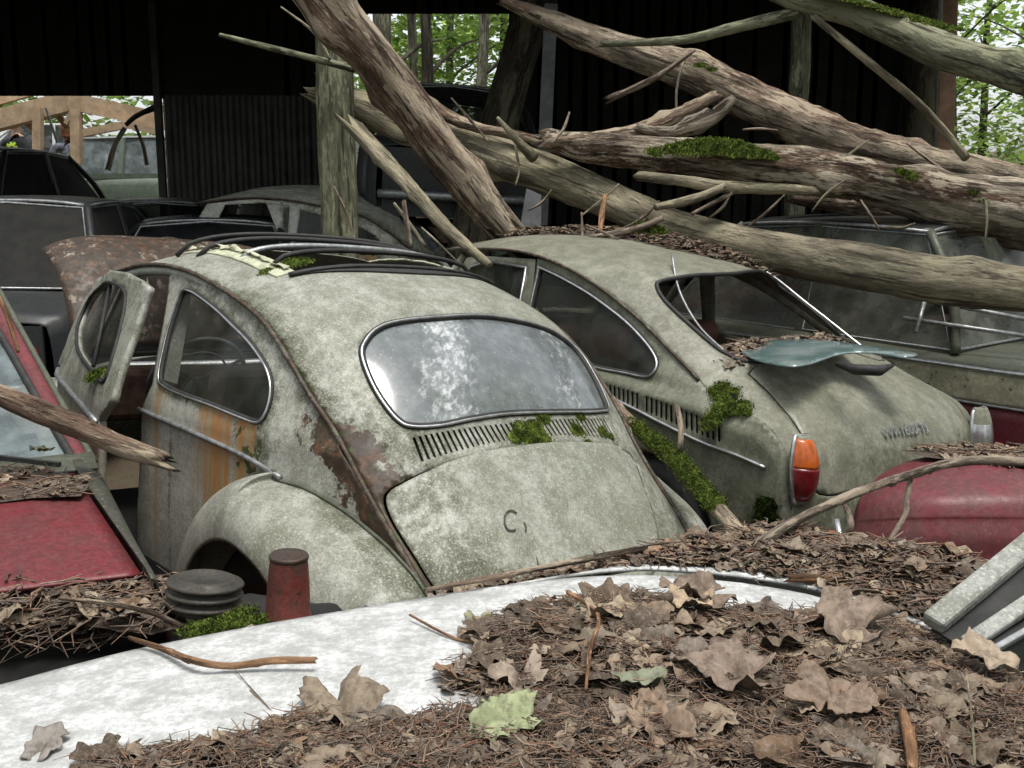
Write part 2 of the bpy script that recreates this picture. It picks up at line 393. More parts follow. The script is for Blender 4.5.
def dist_poly(p, poly):
    best = 9.
    for a, b in zip(poly, poly[1:]):
        ab = b-a; t = max(0, min(1, (p-a).dot(ab)/ab.length_squared)); best = min(best, (p-a-ab*t).length)
    return best
# ================================================================ BEETLE-SHAPED SALOON (hero)
MBt = Matrix(((-0.6615, -0.74797, 0.05442, -.1576), (0.74986, -0.65856, 0.06335, 3.2383), (-0.01155, 0.08272, 0.99651, -.0997), (0, 0, 0, 1)))
bc_C = [(1.62, 1.40), (1.35, 1.465), (1.10, 1.495), (.85, 1.495), (.60, 1.462), (.35, 1.40), (.14, 1.31), (-.02, 1.20), (-.15, 1.07), (-.25, .95), (-.34, .85), (-.44, .74), (-.55, .61), (-.64, .48), (-.68, .36)]
bc_S = [(1.70, .555, 1.35), (1.42, .575, 1.385), (1.15, .58, 1.395), (.92, .577, 1.375), (.70, .580, 1.335), (.50, .597, 1.295), (.321, .612, 1.245), (.17, .615, 1.155), (.05, .610, 1.06), (-.073, .589, .958), (-.169, .576, .858), (-.28, .565, .755), (-.40, .555, .655), (-.50, .54, .55), (-.56, .52, .42)]
btop = Surf(top_fn(bc_C, bc_S), MBt)
gut = [tuple(cr(bc_S, i*.1)) for i in range(0, 141)]
gz = sorted((p[0], p[2]) for p in gut); gy = sorted((p[0], p[1]) for p in gut)
ybelt = [(-.56, .53), (-.4, .565), (-.17, .592), (0, .64), (.2, .69), (.5, .72), (.9, .735), (1.8, .72), (2.1, .66)]
def bside(x, z):
    zg = lin(gz, x); yg = lin(gy, x); yb = max(lin(ybelt, x), yg)
    if zg > .93: f = sstep((zg-z)/(zg-.90))*.55+.45*min(1, max(0, (zg-z)/(zg-.90)))
    else: f = 1
    y = yg+(yb-yg)*f
    if z < .55: y -= .03*((.55-z)/.3)**2
    return y
def bsideP(x, z): return (x, bside(x, z), z)
bs = Surf(bsideP, MBt)
beetle = empty('rounded_old_car', 'round-backed grey-white old saloon overgrown with lichen, seen from behind with its left door open', 'car', MBt)

gutv = [Vector(p) for p in gut]
def b_rust(p):
    d = dist_poly(p, gutv[::6]) if p.y > 0 else .3
    v = max(0, 1-d/.06)*.55*sstep((1.0-p.x)/.8)
    lower = sstep((1.0-p.z)/.2)
    v = max(v, sstep((1.12-p.z)/.22)*max(0, 1-d/.19)*.92)
    if p.y > .40 and p.z < .9 and p.x < -.12: v = max(v, .42)
    return v
def b_moss(p):
    d = dist_poly(p, gutv[::6]) if p.y > 0 else .3
    v = max(0, 1-d/.05)*.55
    if p.z < .95 and p.y > .3 and p.x < 0: v = max(v, .33)
    return v
def b_grime(p):
    d = dist_poly(p, gutv[::6]) if p.y > 0 else min(.3, abs(p.y+.6))
    v = .50*max(0, 1-d/.16)*sstep((1.3-p.x)/.9)+.15*max(0, 1-d/.05)
    dw_ = dist_poly(p, rwV[::3]+[rwV[0]]); v = max(v, .42*max(0, 1-dw_/.06))
    v = max(v, .36*sstep((1.28-p.z)/.25)*(1 if abs(p.y) > .3 else .5))
    if p.z < .97 and p.x < -.2: v = max(v, .40*max(0, 1-abs(p.z-.93)/.05))
    return v
# holes on the roof skin, traced on the surface
rw_px = [(362, 355), (366, 341), (378, 329), (400, 322), (440, 318), (481, 316.5), (520, 322), (551, 332), (575, 350), (590, 372), (600, 392), (606, 408), (599, 411), (560, 412), (509, 413.5), (470, 419), (440, 425), (412, 426), (398, 420), (383, 402), (370, 379)]
rw = smoothloop(btop.loop(rw_px, (.4, .7)), 4)
rwV = [Vector(btop.f(*p)) for p in rw]
lid_px = [(386, 492), (400, 483), (430, 469), (470, 457), (510, 448.5), (551, 444), (590, 445), (618, 448), (634, 458), (645, 487), (652, 515), (657, 550), (640, 590), (560, 612), (450, 606), (432, 587), (412, 556), (393, 526), (383.5, 504)]
lid = smoothloop(btop.loop(lid_px, (.5, 1.02)), 3)
def lerp2(a, b, f): return tuple(x+(y-x)*f for x, y in zip(a, b))
ltop = resamp(btop.loop([(410, 436), (425, 433), (445, 429.5), (475, 425.3), (507, 422), (533, 419.7), (560, 418), (582, 417.2), (604, 417)], (.45, .9)), .01, False)
lbot = resamp(btop.loop([(420, 464), (436, 459), (455, 453), (482, 446), (512, 440.5), (538, 437.3), (565, 436), (592, 437.5), (618, 441)], (.45, .95)), .01, False)
slots = []
NS = 42
for i in range(NS):
    f = (i+.5)/NS; k = f*(len(ltop)-1); a = int(k); A = lerp2(ltop[a], ltop[min(a+1, len(ltop)-1)], k-a); k = f*(len(lbot)-1); a = int(k); B = lerp2(lbot[a], lbot[min(a+1, len(lbot)-1)], k-a)
    A = lerp2(A, B, .06); B = lerp2(A, B, .93); w = .0043
    slots.append([(A[0]+w, A[1]), (A[0]-w, A[1]), (B[0]-w, B[1]), (B[0]+w, B[1])])
def sun_xy():
    return btop.loop([(287, 271), (330, 264), (380, 259.5), (430, 258), (470, 259.5), (500, 266)], (.42, .45))
sr_rear = sun_xy(); v0 = sum(p[1] for p in sr_rear)/len(sr_rear)
print('sunroof', [tuple(round(c, 3) for c in p) for p in sr_rear])
sw = .42; sun = [(sw, v0-.005), (0, v0+.012), (-sw, v0-.005), (-sw, .12), (0, .105), (sw, .12)]
sun = [(sw, .445), (.2, .455), (0, .458), (-.2, .455), (-sw, .445), (-sw, .13), (0, .12), (sw, .13)]
vend = 1.4
def sy(v): return cr(bc_S, v*10)[1]
outer = [(-sy(v/100*1.4), v/100*1.4) for v in range(0, 101, 2)]
outer = outer+[(-y, v) for y, v in outer[::-1]]
body = surf('body', outer, [rw, lid, sun]+slots, .016, btop.f, M['beetle'], beetle, .004, {'rust': b_rust, 'moss': b_moss, 'grime': b_grime}, flip=Vector((0, 0, 1)))
# engine lid slightly smaller than its opening
lc = Vector((sum(p[0] for p in lid)/len(lid), sum(p[1] for p in lid)/len(lid)))
lid2 = [tuple(lc+(Vector(p)-lc)*.985) for p in lid]
def lidf(u, v):
    p = Vector(btop.f(u, v)); s = sstep(1-((abs(u))/.44)**3) if abs(u) < .44 else 0
    k = .009*sstep((.40-abs(u))/.03)*sstep((v-.90)/.06)
    return p+Vector((-.7, 0, .7))*(.014*s*sstep((v-.88)/.1)+k)
lido = surf('engine_lid', lid2, [], .014, lidf, M['beetle'], beetle, .004, {'rust': lambda p: .12+.25*max(0, 1-(Vector((p.x+.5, p.y-.12, p.z-.66))).length/.2), 'moss': lambda p: .1, 'grime': lambda p: .10+.3*sstep((p.y-.15)/.3)+.2*max(0, 1-abs(p.z-.60)/.12)}, flip=Vector((-1, 0, .5)))
lido['label'] = 'domed engine lid with a faded painted letter'
# dark space behind louvres and gaps
def inset(f, d):
    def g(u, v):
        p = Vector(f(u, v)); c = Vector((.9, 0, .7)); return p+(c-p).normalized()*d
    return g
surf('louvre_backing', [(.5, .85), (-.5, .85), (-.5, 1.35), (.5, 1.35)], [], .06, inset(btop.f, .03), M['dark'], beetle, 0)
def trim(name, loop2, f, r, mat, parent, off=.003, ctr=None, closed=True, seg=8, flat=1.):
    c = Vector(ctr or (.6, 0, .9)); pts = []
    for u, v in loop2:
        p = Vector(f(u, v)); pts.append(p+(p-c).normalized()*off)
    return MB().tube(pts, r, seg, closed, flat=flat).build(name, mat, parent, True)
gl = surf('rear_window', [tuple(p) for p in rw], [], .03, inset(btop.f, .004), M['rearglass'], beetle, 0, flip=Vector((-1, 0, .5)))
trim('window_seal', rw, btop.f, .011, M['rubber'], gl, .001)
trim('chrome_trim', rw, btop.f, .0045, M['chrome'], gl, .010)
# painted mark on the lid
gC = btop.inv(508, 525, (.15, 1.1))
arc = [(512, 518), (507, 515), (502, 517), (500, 523), (501, 530), (505, 535), (511, 534)]
pts = [Vector(lidf(*btop.inv(x, y, gC)))+Vector((-.004, 0, .003)) for x, y in smoothloop(arc, 4, False)]
mk = MB().tube(pts, .0026, 6)
pts = [Vector(lidf(*btop.inv(x, y, gC)))+Vector((-.004, 0, .003)) for x, y in ((519, 527), (521, 530), (521, 536))]
mk.tube(pts, .0022, 6); mk.build('painted_letter', M['ink'], lido, True)
# gutter bead
g2 = [Vector(p)+Vector((0, .008, 0)) for p in gut[::4]]
MB().tube(g2, .008, 8).build('roof_gutter', M['gutter'], beetle, True)
MB().tube([Vector((p.x, -p.y, p.z)) for p in g2], .008, 8).build('roof_gutter', M['gutter'], beetle, True)
# quarter panel
qfront = bs.loop([(169, 277), (163, 322), (152, 385), (142, 412), (139, 480), (138, 560), (138, 620)], (.85, 1.2))
gl2 = [(p[0], p[2]) for p in gut if p[0] < qfront[0][0]-.01]
qo = qfront+[(qfront[-1][0], .27), (-.52, .27)]+[(x, z) for x, z in gl2[::-1]][0::4]
qo = [p for i, p in enumerate(qo) if i == 0 or math.dist(p, qo[i-1]) > .004]
qw_px = [(183, 294), (192, 292), (207.5, 302), (228.5, 320), (249.6, 341), (264, 361), (271, 378), (271.5, 396), (266, 414), (258, 421.5), (243, 417), (211, 404), (183, 394), (165, 385), (161, 377), (165, 353), (172, 325)]
qw = smoothloop(bs.loop(qw_px, (.5, 1.1)), 4)
arch = [(.05+.33*math.cos(a/18*math.pi), .31+.33*math.sin(a/18*math.pi)) for a in range(0, 19)]+[(-.28, .272), (.38, .272)]
qwv = [Vector(bsideP(*p)) for p in qw]
def q_rust(p):
    v = b_rust(p); d = dist_poly(p, qwv[::3]+[qwv[0]])
    v = max(v, max(0, 1-d/.05)*.26)
    if p.x < .12 and p.z > .84: v = max(v, .22)
    return v
def q_stain(p):
    v = 0
    if p.z < .99:
        v = 1.0*max(0, 1-abs(p.x-.43+.03*noise.noise(Vector((0, 0, p.z*9))))/.22)*sstep((p.z-.40)/.35)+.5*max(0, 1-abs(p.x-.25)/.15)+.6*max(0, 1-abs(p.x-.86)/.035)
    if .90 < p.z < 1.0: v = max(v, .42*(.5+.9*noise.noise(Vector((p.x*22, 2, 0)))))
    return min(1, v*1.75*(.75+.7*noise.noise(Vector((p.x*16, 0, p.z*1.5+4)))))
def q_grime(p):
    d = dist_poly(p, qwv[::3]+[qwv[0]]); v = .52*max(0, 1-d/.09)
    g_ = dist_poly(p, gutv[::6]); v = max(v, .50*max(0, 1-g_/.15))
    if .78 < p.z < .97: v = max(v, .62*max(0, 1-abs(p.x-.22)/.22)*max(0, 1-abs(p.z-.90)/.11))
    if p.z < .92: v = max(v, .50*max(0, 1-abs(p.x-.75)/.035), .5*max(0, 1-abs(p.x-.18)/.12)*sstep((p.z-.6)/.2))
    if p.z > .95: v = max(v, .22)
    return v
def q_moss(p):
    d = dist_poly(p, qwv[::3]+[qwv[0]]); v = max(0, 1-d/.05)*.5
    if .78 < p.z < .98 and p.x < .5: v = max(v, .55*max(0, 1-abs(p.x-.25)/.25))
    return max(v, b_moss(p)*.9)
surf('quarter_panel', qo, [qw, arch], .014, bsideP, M['beetle_side'], beetle, .004, {'rust': q_rust, 'stain': q_stain, 'moss': q_moss, 'grime': q_grime}, flip=Vector((0, 1, 0)))
def mir(f): return lambda a, b: (f(a, b)[0], -f(a, b)[1], f(a, b)[2])
# right-hand side: full side with door and window openings
fo = [(1.86, .96), (1.86, .27), (-.52, .27)]+[(p[0], p[2]) for p in gut[::-1]][0::5]
fo = [p for i, p in enumerate(fo) if i == 0 or math.dist(p, fo[i-1]) > .01]
dw = [(1.62, .99), (.93, .99), (.93, 1.33), (1.15, 1.355), (1.45, 1.34)]
surf('side_panel', fo, [qw, arch, dw], .03, mir(bsideP), M['beetle_side'], beetle, .004, {'rust': lambda p: .2}, flip=Vector((0, -1, 0)))
gq = surf('quarter_window', qw, [], .05, lambda x, z: (x, bside(x, z)-.004, z), M['sideglass'], beetle, 0)
trim('window_seal', qw, bsideP, .009, M['rubber'], gq, .001, (.5, 0, 1.1)); trim('chrome_trim', qw, bsideP, .004, M['chrome'], gq, .009, (.5, 0, 1.1))
gr_ = surf('quarter_window', qw, [], .05, mir(lambda x, z: (x, bside(x, z)-.004, z)), M['sideglass'], beetle, 0)
surf('door_window', dw, [], .1, mir(lambda x, z: (x, bside(x, z)-.004, z)), M['sideglass'], beetle, 0)
# belt trim on the quarter
bt = smoothloop(bs.loop([(140.5, 409), (165, 420), (196, 433), (225, 446), (255, 461), (282, 477.5)], (.85, .92)), 4, False)
trim('belt_trim', bt, bsideP, .0085, M['alu'], beetle, .006, (.5, 0, .9), False)
# B pillar inner return and roof rail, A pillars, sills
b = MB()
fp = [Vector(bsideP(*p)) for p in qfront]
for a, c in zip(fp, fp[1:]): b.beam(a+Vector((-.02, -.045, 0)), c+Vector((-.02, -.045, 0)), .07, .05, Vector((0, 1, 0)))
b.build('door_pillar', M['beetle_side'], beetle)
for s in (1, -1):
    b = MB(); pts = [Vector((x, s*(y-.012), z-.02)) for x, y, z in gut if x > .8][::5]
    b.tube(pts, .02, 8)
    b.tube([Vector((1.70, s*.55, 1.345)), Vector((1.80, s*.60, 1.15)), Vector((1.88, s*.65, .96))], .024, 8)
    b.build('roof_rail', M['beetle_side'], beetle, True)
    b = MB().beam((1.88, s*.66, .30), (.3, s*.69, .30), .09, .12); b.build('sill', M['dark'], beetle)
# cowl, dashboard and closed rest of the front
def cowl(u, v): return (1.80+.22*v-.10*(u/.66)**2*(1-v)*.4, u, 1.0-.03*v-.12*(abs(u)/.7)**4)
surf('cowl', [(-.66, 0), (.66, 0), (.66, 1), (-.66, 1)], [], .05, cowl, M['beetle_side'], beetle, .004, {'rust': lambda p: .35}, flip=Vector((0, 0, 1)))
b = MB().box((1.74, 0, .84), (.14, 1.24, .22)); bevel(b.build('dashboard', M['rustplain'], beetle), .03)
ws = [(1.70, .50, 1.36), (1.62, 0, 1.41), (1.70, -.50, 1.36), (1.86, -.60, .99), (1.80, 0, 1.01), (1.86, .60, .99)]
wo = mesh('windscreen', ws, [(0, 1, 4, 5), (1, 2, 3, 4)], M['farglass'], beetle, False)
b = MB().tube([ws[i] for i in (0, 1, 2, 3, 4, 5)], .012, 8, True); b.build('window_seal', M['rubber'], wo, True)
b = MB(); b.box((.9, 0, .30), (2.5, 1.25, .06)); b.build('floor_pan', M['dark'], beetle)
for s in (1, -1):
    b = MB(); b.box((1.15, s*.33, .52), (.50, .46, .16)); bevel(b.build('seat_cushion', M['seat'], beetle), .05, 3)
    b = MB(); b.box((.84, s*.33, .80), (.12, .46, .52), Matrix.Rotation(-.18, 3, 'Y')); bevel(b.build('seat_back', M['seat'], beetle), .05, 3)
b = MB(); b.box((.30, 0, .50), (.45, 1.15, .16)); bevel(b.build('rear_seat_cushion', M['seat'], beetle), .05, 3)
b = MB(); b.box((.05, 0, .78), (.12, 1.15, .46), Matrix.Rotation(-.3, 3, 'Y')); bevel(b.build('rear_seat_back', M['seat'], beetle), .05, 3)
# steering wheel
cw = Vector((1.40, .34, .93)); rm = Matrix.Rotation(R_(62), 3, 'Y')
b = MB().tube([cw+rm @ Vector((.2*math.cos(t*math.pi/18), .2*math.sin(t*math.pi/18), 0)) for t in range(36)], .011, 8, True)
for t in (0, 2.1, 4.2): b.tube([cw, cw+rm @ Vector((.2*math.cos(t), .2*math.sin(t), 0))], .007, 6)
b.tube([cw+rm @ Vector((.13*math.cos(t*math.pi/12), .13*math.sin(t*math.pi/12), .01)) for t in range(24)], .005, 6, True)
b.tube([cw, cw+Vector((.38, 0, -.25))], .018, 8)
b.build('steering_wheel', M['steel'], beetle, True)
# sunroof: left rail with flaking edge, rear lip, bows
rail = [(sw+.028, v/100) for v in range(11, 47)]
def railP(u, v): p = Vector(btop.f(u, v)); return p+Vector((0, 0, .006+.003*noise.noise(Vector((v*60, u*9, 0)))))
for s in (1, -1):
    surf('sunroof_rail', [(s*(sw-.01), .115), (s*(sw+.05), .115), (s*(sw+.05), .45), (s*(sw-.01), .45)], [], .008, railP, M['trim_light'], beetle, .008, flip=Vector((0, 0, 1)))
b = MB(); L = [Vector(btop.f(u/50, .46+.0*u))+Vector((0, 0, .008)) for u in range(-22, 23)]
b.tube(L, .017, 8, flat=.5); b.build('sunroof_rear_lip', M['rubber'], beetle, True)
ls_ = [(.40-.8*i/20, .449+.004*math.sin(i)) for i in range(21)]; ls_ = ls_+[(-.42, .462)]+[(-.36+.72*i/20, .468+.016*math.sin(math.pi*i/20)) for i in range(21)]+[(.42, .462)]
surf('sunroof_seal', ls_, [], .012, lambda u, v: Vector(btop.f(u, v))+Vector((0, 0, .007)), M['rubber'], beetle, .004, flip=Vector((0, 0, 1)))
def bow(name, xs, h, r, mat, w=.44, z0=1.41, lean=0., y0=0.):
    b = MB(); pts = []
    for i in range(-12, 13):
        t = i/12; pts.append(Vector((xs+lean*t, y0+t*w, z0+h*.8*(1-abs(t)**2.6)**.5 if abs(t) < 1 else z0)))
    b.tube(pts, r, 8); return b.build(name, mat, beetle, True)
bow('sunroof_bow', .62, .075, .009, M['rubber'], .43, 1.425)
bow('sunroof_bow', .80, .085, .011, M['alu'], .45, 1.43, .03)
bow('sunroof_bow', 1.02, .115, .010, M['rubber'], .50, 1.43, .05)
bow('sunroof_bow', 1.10, .135, .009, M['rubber'], .52, 1.43, .11)
def tornf(u, v):
    p = Vector(railP(u, v)); n_ = noise.noise(Vector((v*45, u*40, 3))); return p+Vector((0, .008*n_, .008+.022*max(0, n_+.1)))
tl_ = [(sw-.005, .13)]+[(sw+.015+.02*noise.noise(Vector((v*.9, 0, 5))), .13+.31*v/40) for v in range(41)]+[(sw-.005, .44)]
surf('torn_sunroof_cloth', tl_, [], .006, tornf, M['trim_light'], beetle, .002)
# rear fenders
Bp = bs.loop([(276.5, 480), (306, 489), (335, 505), (364, 526), (394, 552.5), (424, 588)], (.05, .8))
Bf = [(.55, .36), (.53, .46), (.46, .60), (.37, .70), (.25, .775), (.13, .815)]+Bp[0:1]+Bp[1:]+[(-.62, .42)]
def fender_rear(p, r):
    bx, bz = cr([(x, z) for x, z in Bf], p*(len(Bf)-1)); a = math.pi*(-.02+p*1.0)
    lx, lz = .05+.33*math.cos(a), .31+.33*math.sin(a)
    lx = min(lx, bx-.03) if p < .25 else lx
    k = 1-math.cos(r*math.pi/2); o = math.sin(r*math.pi/2)**.85; yb = bside(bx, bz)
    yl = .855-.04*max(0, (p-.6)/.4)
    return (bx+(lx-bx)*k, yb+(yl-yb)*o, bz+(lz-bz)*k)
def grid(name, f, nu, nv, mat, parent, th=.004, attrf=None, flipm=False, close=False):
    V = [Vector(f(i/(nu-1), j/(nv-1))) for i in range(nu) for j in range(nv)]
    F = [(i*nv+j, (i+1)*nv+j, (i+1)*nv+j+1, i*nv+j+1) for i in range(nu-1) for j in range(nv-1)]
    if flipm: F = [f_[::-1] for f_ in F]
    at = {k: ('FLOAT', [fn(p) for p in V]) for k, fn in attrf.items()} if attrf else None
    o = mesh(name, V, F, mat, parent, True, at)
    if th: solid(o, th)
    return o
fr_a = {'rust': lambda p: .18*sstep((p.z-.6)/.2)+.05, 'moss': lambda p: .1, 'grime': lambda p: .32*sstep((.72-abs(p.y))/.08)+.12+.2*sstep((.6-p.z)/.2)}
f1 = grid('rear_fender', fender_rear, 60, 24, M['beetle'], beetle, .005, fr_a, True)
f2 = grid('rear_fender', lambda p, r: (fender_rear(p, r)[0], -fender_rear(p, r)[1], fender_rear(p, r)[2]), 50, 20, M['beetle'], beetle, .005, fr_a)
for s, par in ((1, f1), (-1, f2)):
    b = MB().tube([Vector((fender_rear(i/40, 0)[0], s*(fender_rear(i/40, 0)[1]+.006), fender_rear(i/40, 0)[2]+.004)) for i in range(41)], .006, 6); b.build('fender_beading', M['olive'], par, True)
def wheel(x, y, z, r, w, parent, s=1):
    mt = Matrix.Translation((x, y, z)) @ Matrix.Rotation(R_(90)*(-s), 4, 'X')
    wh = MB().lathe([(.6*r, -w/2), (.85*r, -w/2), (.97*r, -w/2+.015), (r, -w/4), (r, w/4), (.97*r, w/2-.015), (.85*r, w/2), (.6*r, w/2), (.6*r, -w/2)], 28, mt).build('tyre', M['rubber'], parent, True)
    MB().lathe([(.001, w*.2), (.15*r, w*.22), (.3*r, w*.1), (.5*r, w*.05), (.6*r, w*.4), (.63*r, w*.45)], 24, mt).build('rim', M['rustplain'], wh, True)
for s in (1, -1): wheel(.03, s*.70, .32, .31, .15, beetle, s); wheel(2.40, s*.66, .30, .31, .15, beetle, s)
# rear apron & bumper
b = MB(); b.tube([Vector((-.80+.10*abs(t/10)**3, t*.075, .42)) for t in range(-10, 11)], .035, 10, flat=1.4); b.build('rear_bumper', M['alu'], beetle, True)
# front end (mostly hidden): fenders and nose
def ffend(p, r):
    a = math.pi*p; R0, R1 = .50, .33; k = 1-math.cos(r*math.pi/2); o = math.sin(r*math.pi/2)
    Rr = R0+(R1-R0)*k; return (2.40+Rr*1.05*math.cos(a), .56+(.78-.56)*o, .33+Rr*math.sin(a)*1.0)
grid('front_fender', ffend, 40, 16, M['beetle_side'], beetle, .005, fr_a, True)
grid('front_fender', lambda p, r: (ffend(p, r)[0], -ffend(p, r)[1], ffend(p, r)[2]), 40, 16, M['beetle_side'], beetle, .005, fr_a)
def nose(u, v):
    a = (u-.5)*2; zz = .35+.5*v; w = .58-.2*max(0, 1-v)*0; x = 2.0+(.95-.25*v**3)*math.cos(a*math.pi/2*.9)**.6
    return (x, w*math.sin(a*math.pi/2)*1.0, zz)
grid('nose_panel', nose, 30, 10, M['beetle_side'], beetle, .005, fr_a)
# opened bonnet, rusty, seen over the windscreen
H0 = Vector((1.97, 0, 1.03)); H1 = Vector((2.56, 0, 1.56))
ax = (H1-H0).normalized(); nn = Vector((-ax.z, 0, ax.x))
def bonnet(u, v):
    uu = (u-.5)*2; w = .62; e = 1-max(0, (v-.75)/.25)**3*.12
    y = uu*w*e; bul = .13*math.sin(math.pi*min(1, v*.95))-.05*v
    edge = abs(uu)**5; p = H0+(H1-H0)*(v*(1-.06*abs(uu)**4*v))
    p = p+nn*(bul-.075*edge-.07*max(0, (v-.86)/.14)**2)+Vector((0, y, 0))
    rid = .012*math.exp(-((uu*w)/.03)**2); return p+nn*rid
bo = grid('open_bonnet', bonnet, 50, 36, M['rusty'], beetle, .006, {'rust': lambda p: .15+.28*sstep((p.y+.5)/.3)*sstep((.42-p.y)/.12)}, True)
bo['label'] = 'raised rusty front bonnet'
# ---- left door, hinged at its front edge and standing ajar
hin = Vector((1.80, .72, 0))
def doorP_(x, z, th, off=0.):
    p = Vector((x, bside(x, z)+off, z))-hin; c, s_ = math.cos(th), math.sin(th)
    return Vector((hin2.x+p.x*c+p.y*s_, hin2.y-p.x*s_+p.y*c, z))
hin2 = Vector((1.84, .72, 0))
hin2.y = min((abs(pix(MBt @ Vector((1.84, .60+k/500, .905)))[0]-57.5), .60+k/500) for k in range(200))[1]
best = min(((math.dist(pix(MBt @ doorP_(.90, .905, R_(a/4))), (99, 422)), a/4) for a in range(0, 120)))
TH = R_(best[1]); print('door', best, pix(MBt @ doorP_(1.78, .905, TH)), 'want 59,368')
doorP = lambda x, z: doorP_(x, z, TH)
ds = Surf(lambda x, z: tuple(doorP(x, z)), MBt)
door_px = [(148, 287), (140, 280), (125, 272), (110, 270), (97, 279), (82, 304), (67, 340), (58, 364)]
dl = ds.loop(door_px, (.95, 1.3)); print('door top', [tuple(round(c, 2) for c in p) for p in dl])
rear_px = [(98, 424), (112, 400), (127, 350), (143, 302)]
dr = ds.loop(rear_px, (.9, .9)); print('door rear', [tuple(round(c, 2) for c in p) for p in dr])
dout = [(.885, .28), (.885, .60), (.89, .88)]+dr+dl+[(1.80, .90), (1.80, .6), (1.76, .28)]
wpx = [(105, 283), (116, 284), (124, 290), (126, 302), (118, 340), (109, 371), (103, 382), (93, 371), (82, 357), (77, 342), (80, 320), (91, 297)]
dwin = smoothloop(ds.loop(wpx, (1.2, 1.2)), 3)
def d_rust(p): return .15+.3*sstep((1.05-p.z)/.1)*sstep((p.z-.93)/.05)
do = surf('door', dout, [dwin], .016, lambda x, z: tuple(doorP(x, z)), M['beetle'], beetle, .024, {'rust': d_rust, 'stain': lambda p: .5*sstep((.9-p.z)/.06), 'moss': lambda p: .3*sstep((1.06-p.z)/.06)*sstep((p.z-.9)/.04), 'grime': lambda p: .32 if p.z > .93 else .1}, flip=Vector((0, 1, 0)))
dg = surf('door_glass', dwin, [], .06, lambda x, z: tuple(doorP_(x, z, TH, -.02)), M['sideglass'], do, 0)
MB().tube([doorP_(*p, TH, .002) for p in dwin], .007, 8, True).build('window_seal', M['rubber'], do, True)
q0 = ds.inv(108, 286, (1.2, 1.3)); q1 = ds.inv(91, 366, (1.4, 1.0))
MB().tube([doorP_(*q0, TH, -.008), doorP_(*q1, TH, -.008)], .008, 8).build('quarterlight_bar', M['rubber'], do, True)
m1 = ds.inv(59, 369, (1.7, .9)); m2 = ds.inv(98, 422, (.9, .9))
MB().tube([doorP_(*lerp2(m1, m2, i/8), TH, .006) for i in range(9)], .010, 8).build('belt_trim', M['alu'], do, True)
b = MB().beam(doorP_(1.05, .80, TH, .03), doorP_(.93, .80, TH, .03), .018, .022); bevel(b.build('door_handle', M['chrome'], do), .006)
def spos(f, px, py, g): return f.M @ Vector(f.f(*f.inv(px, py, g)))
# ================================================================ FASTBACK
MTl = Matrix(((-0.6172, -0.78428, 0.06303, 1.1648), (0.78562, -0.61869, -0.00541, 4.7758), (0.04324, 0.04618, 0.998, -.1856), (0, 0, 0, 1)))
tC = [(1.95, 1.42), (1.50, 1.495), (1.08, 1.505), (.75, 1.475), (.50, 1.44), (.27, 1.375), (.05, 1.27), (-.12, 1.165), (-.26, 1.085), (-.42, 1.01), (-.58, .93), (-.71, .82), (-.765, .69), (-.79, .56), (-.80, .42)]
tS = [(1.98, .55, 1.36), (1.55, .61, 1.40), (1.12, .645, 1.415), (.80, .65, 1.375), (.52, .64, 1.29), (.275, .632, 1.184), (.05, .65, 1.075), (-.12, .672, .995), (-.26, .70, .93), (-.42, .712, .90), (-.55, .714, .87), (-.64, .714, .785), (-.67, .71, .68), (-.69, .70, .55), (-.70, .68, .42)]
ttop = Surf(top_fn(tC, tS, .2, .8), MTl)
tg = [tuple(cr(tS, i*.1)) for i in range(0, 141)]
tgz = sorted((p[0], p[2]) for p in tg); tgy = sorted((p[0], p[1]) for p in tg)
tyb = [(-.76, .72), (-.6, .735), (-.3, .755), (0, .765), (1.8, .765), (3.2, .70)]
def tside(x, z):
    zg = lin(tgz, x); yg = lin(tgy, x); yb = max(lin(tyb, x), yg+.002)
    k = .965-.03*max(0, .6-x); z0 = min(zg, k); ys = max(yg, .712) if zg > k else yg
    if z >= z0: y = yg if zg <= k else yg+(ys-yg)*sstep((zg-z)/max(.03, zg-k))**.8
    else: y = ys+(yb-ys)*sstep((z0-z)/.07)
    return y-.05*max(0, (.6-z)/.4)**2
def tsideP(x, z): return (x, tside(x, z), z)
tsd = Surf(tsideP, MTl)
fast = empty('fastback_car', 'olive-grey fastback car with louvred flank, orange and red tail lamp and missing rear glass', 'car', MTl)
w_px = [(657, 286), (662, 281), (690, 276), (737, 273.5), (775, 277), (800, 286), (830, 307), (858, 327), (880, 343), (840, 352), (790, 360), (750, 362), (727, 354), (712, 344), (690, 325), (665, 301)]
tw = ttop.loop(w_px, (.5, .45)); print('tl win', [tuple(round(c, 2) for c in p) for p in tw])
tw = smoothloop(tw, 4)
lid_px = [(754, 372), (775, 368), (820, 361), (860, 357), (889, 355), (905, 364), (930, 382), (955, 402), (965, 425), (968, 450), (963, 470), (900, 482), (818, 495), (812, 480), (808, 455), (801, 434), (785, 412), (768, 393), (752, 379)]
lL = [(.50, .805), (.53, .83), (.55, .89), (.59, .97), (.61, 1.05), (.62, 1.12), (.62, 1.19), (.59, 1.245), (.40, 1.255)]
tlid = lL+[(0, 1.256)]+[(-a, b_) for a, b_ in lL[::-1]]+[(-.25, .80), (0, .80), (.25, .80)]
tlid = smoothloop(tlid, 3)
def tsy(v): return cr(tS, v*10)[1]
to = [(-tsy(v/100*1.4), v/100*1.4) for v in range(0, 101, 2)]; to = to+[(-y, v) for y, v in to[::-1]]
tgv = [Vector(p) for p in tg]
def t_rust(p): d = dist_poly(p, tgv[::8]) if p.y > 0 else 1; return .08+.2*max(0, 1-d/.03)
twV = [Vector(ttop.f(*p)) for p in tw]; tlV = [Vector(ttop.f(*p)) for p in tlid]
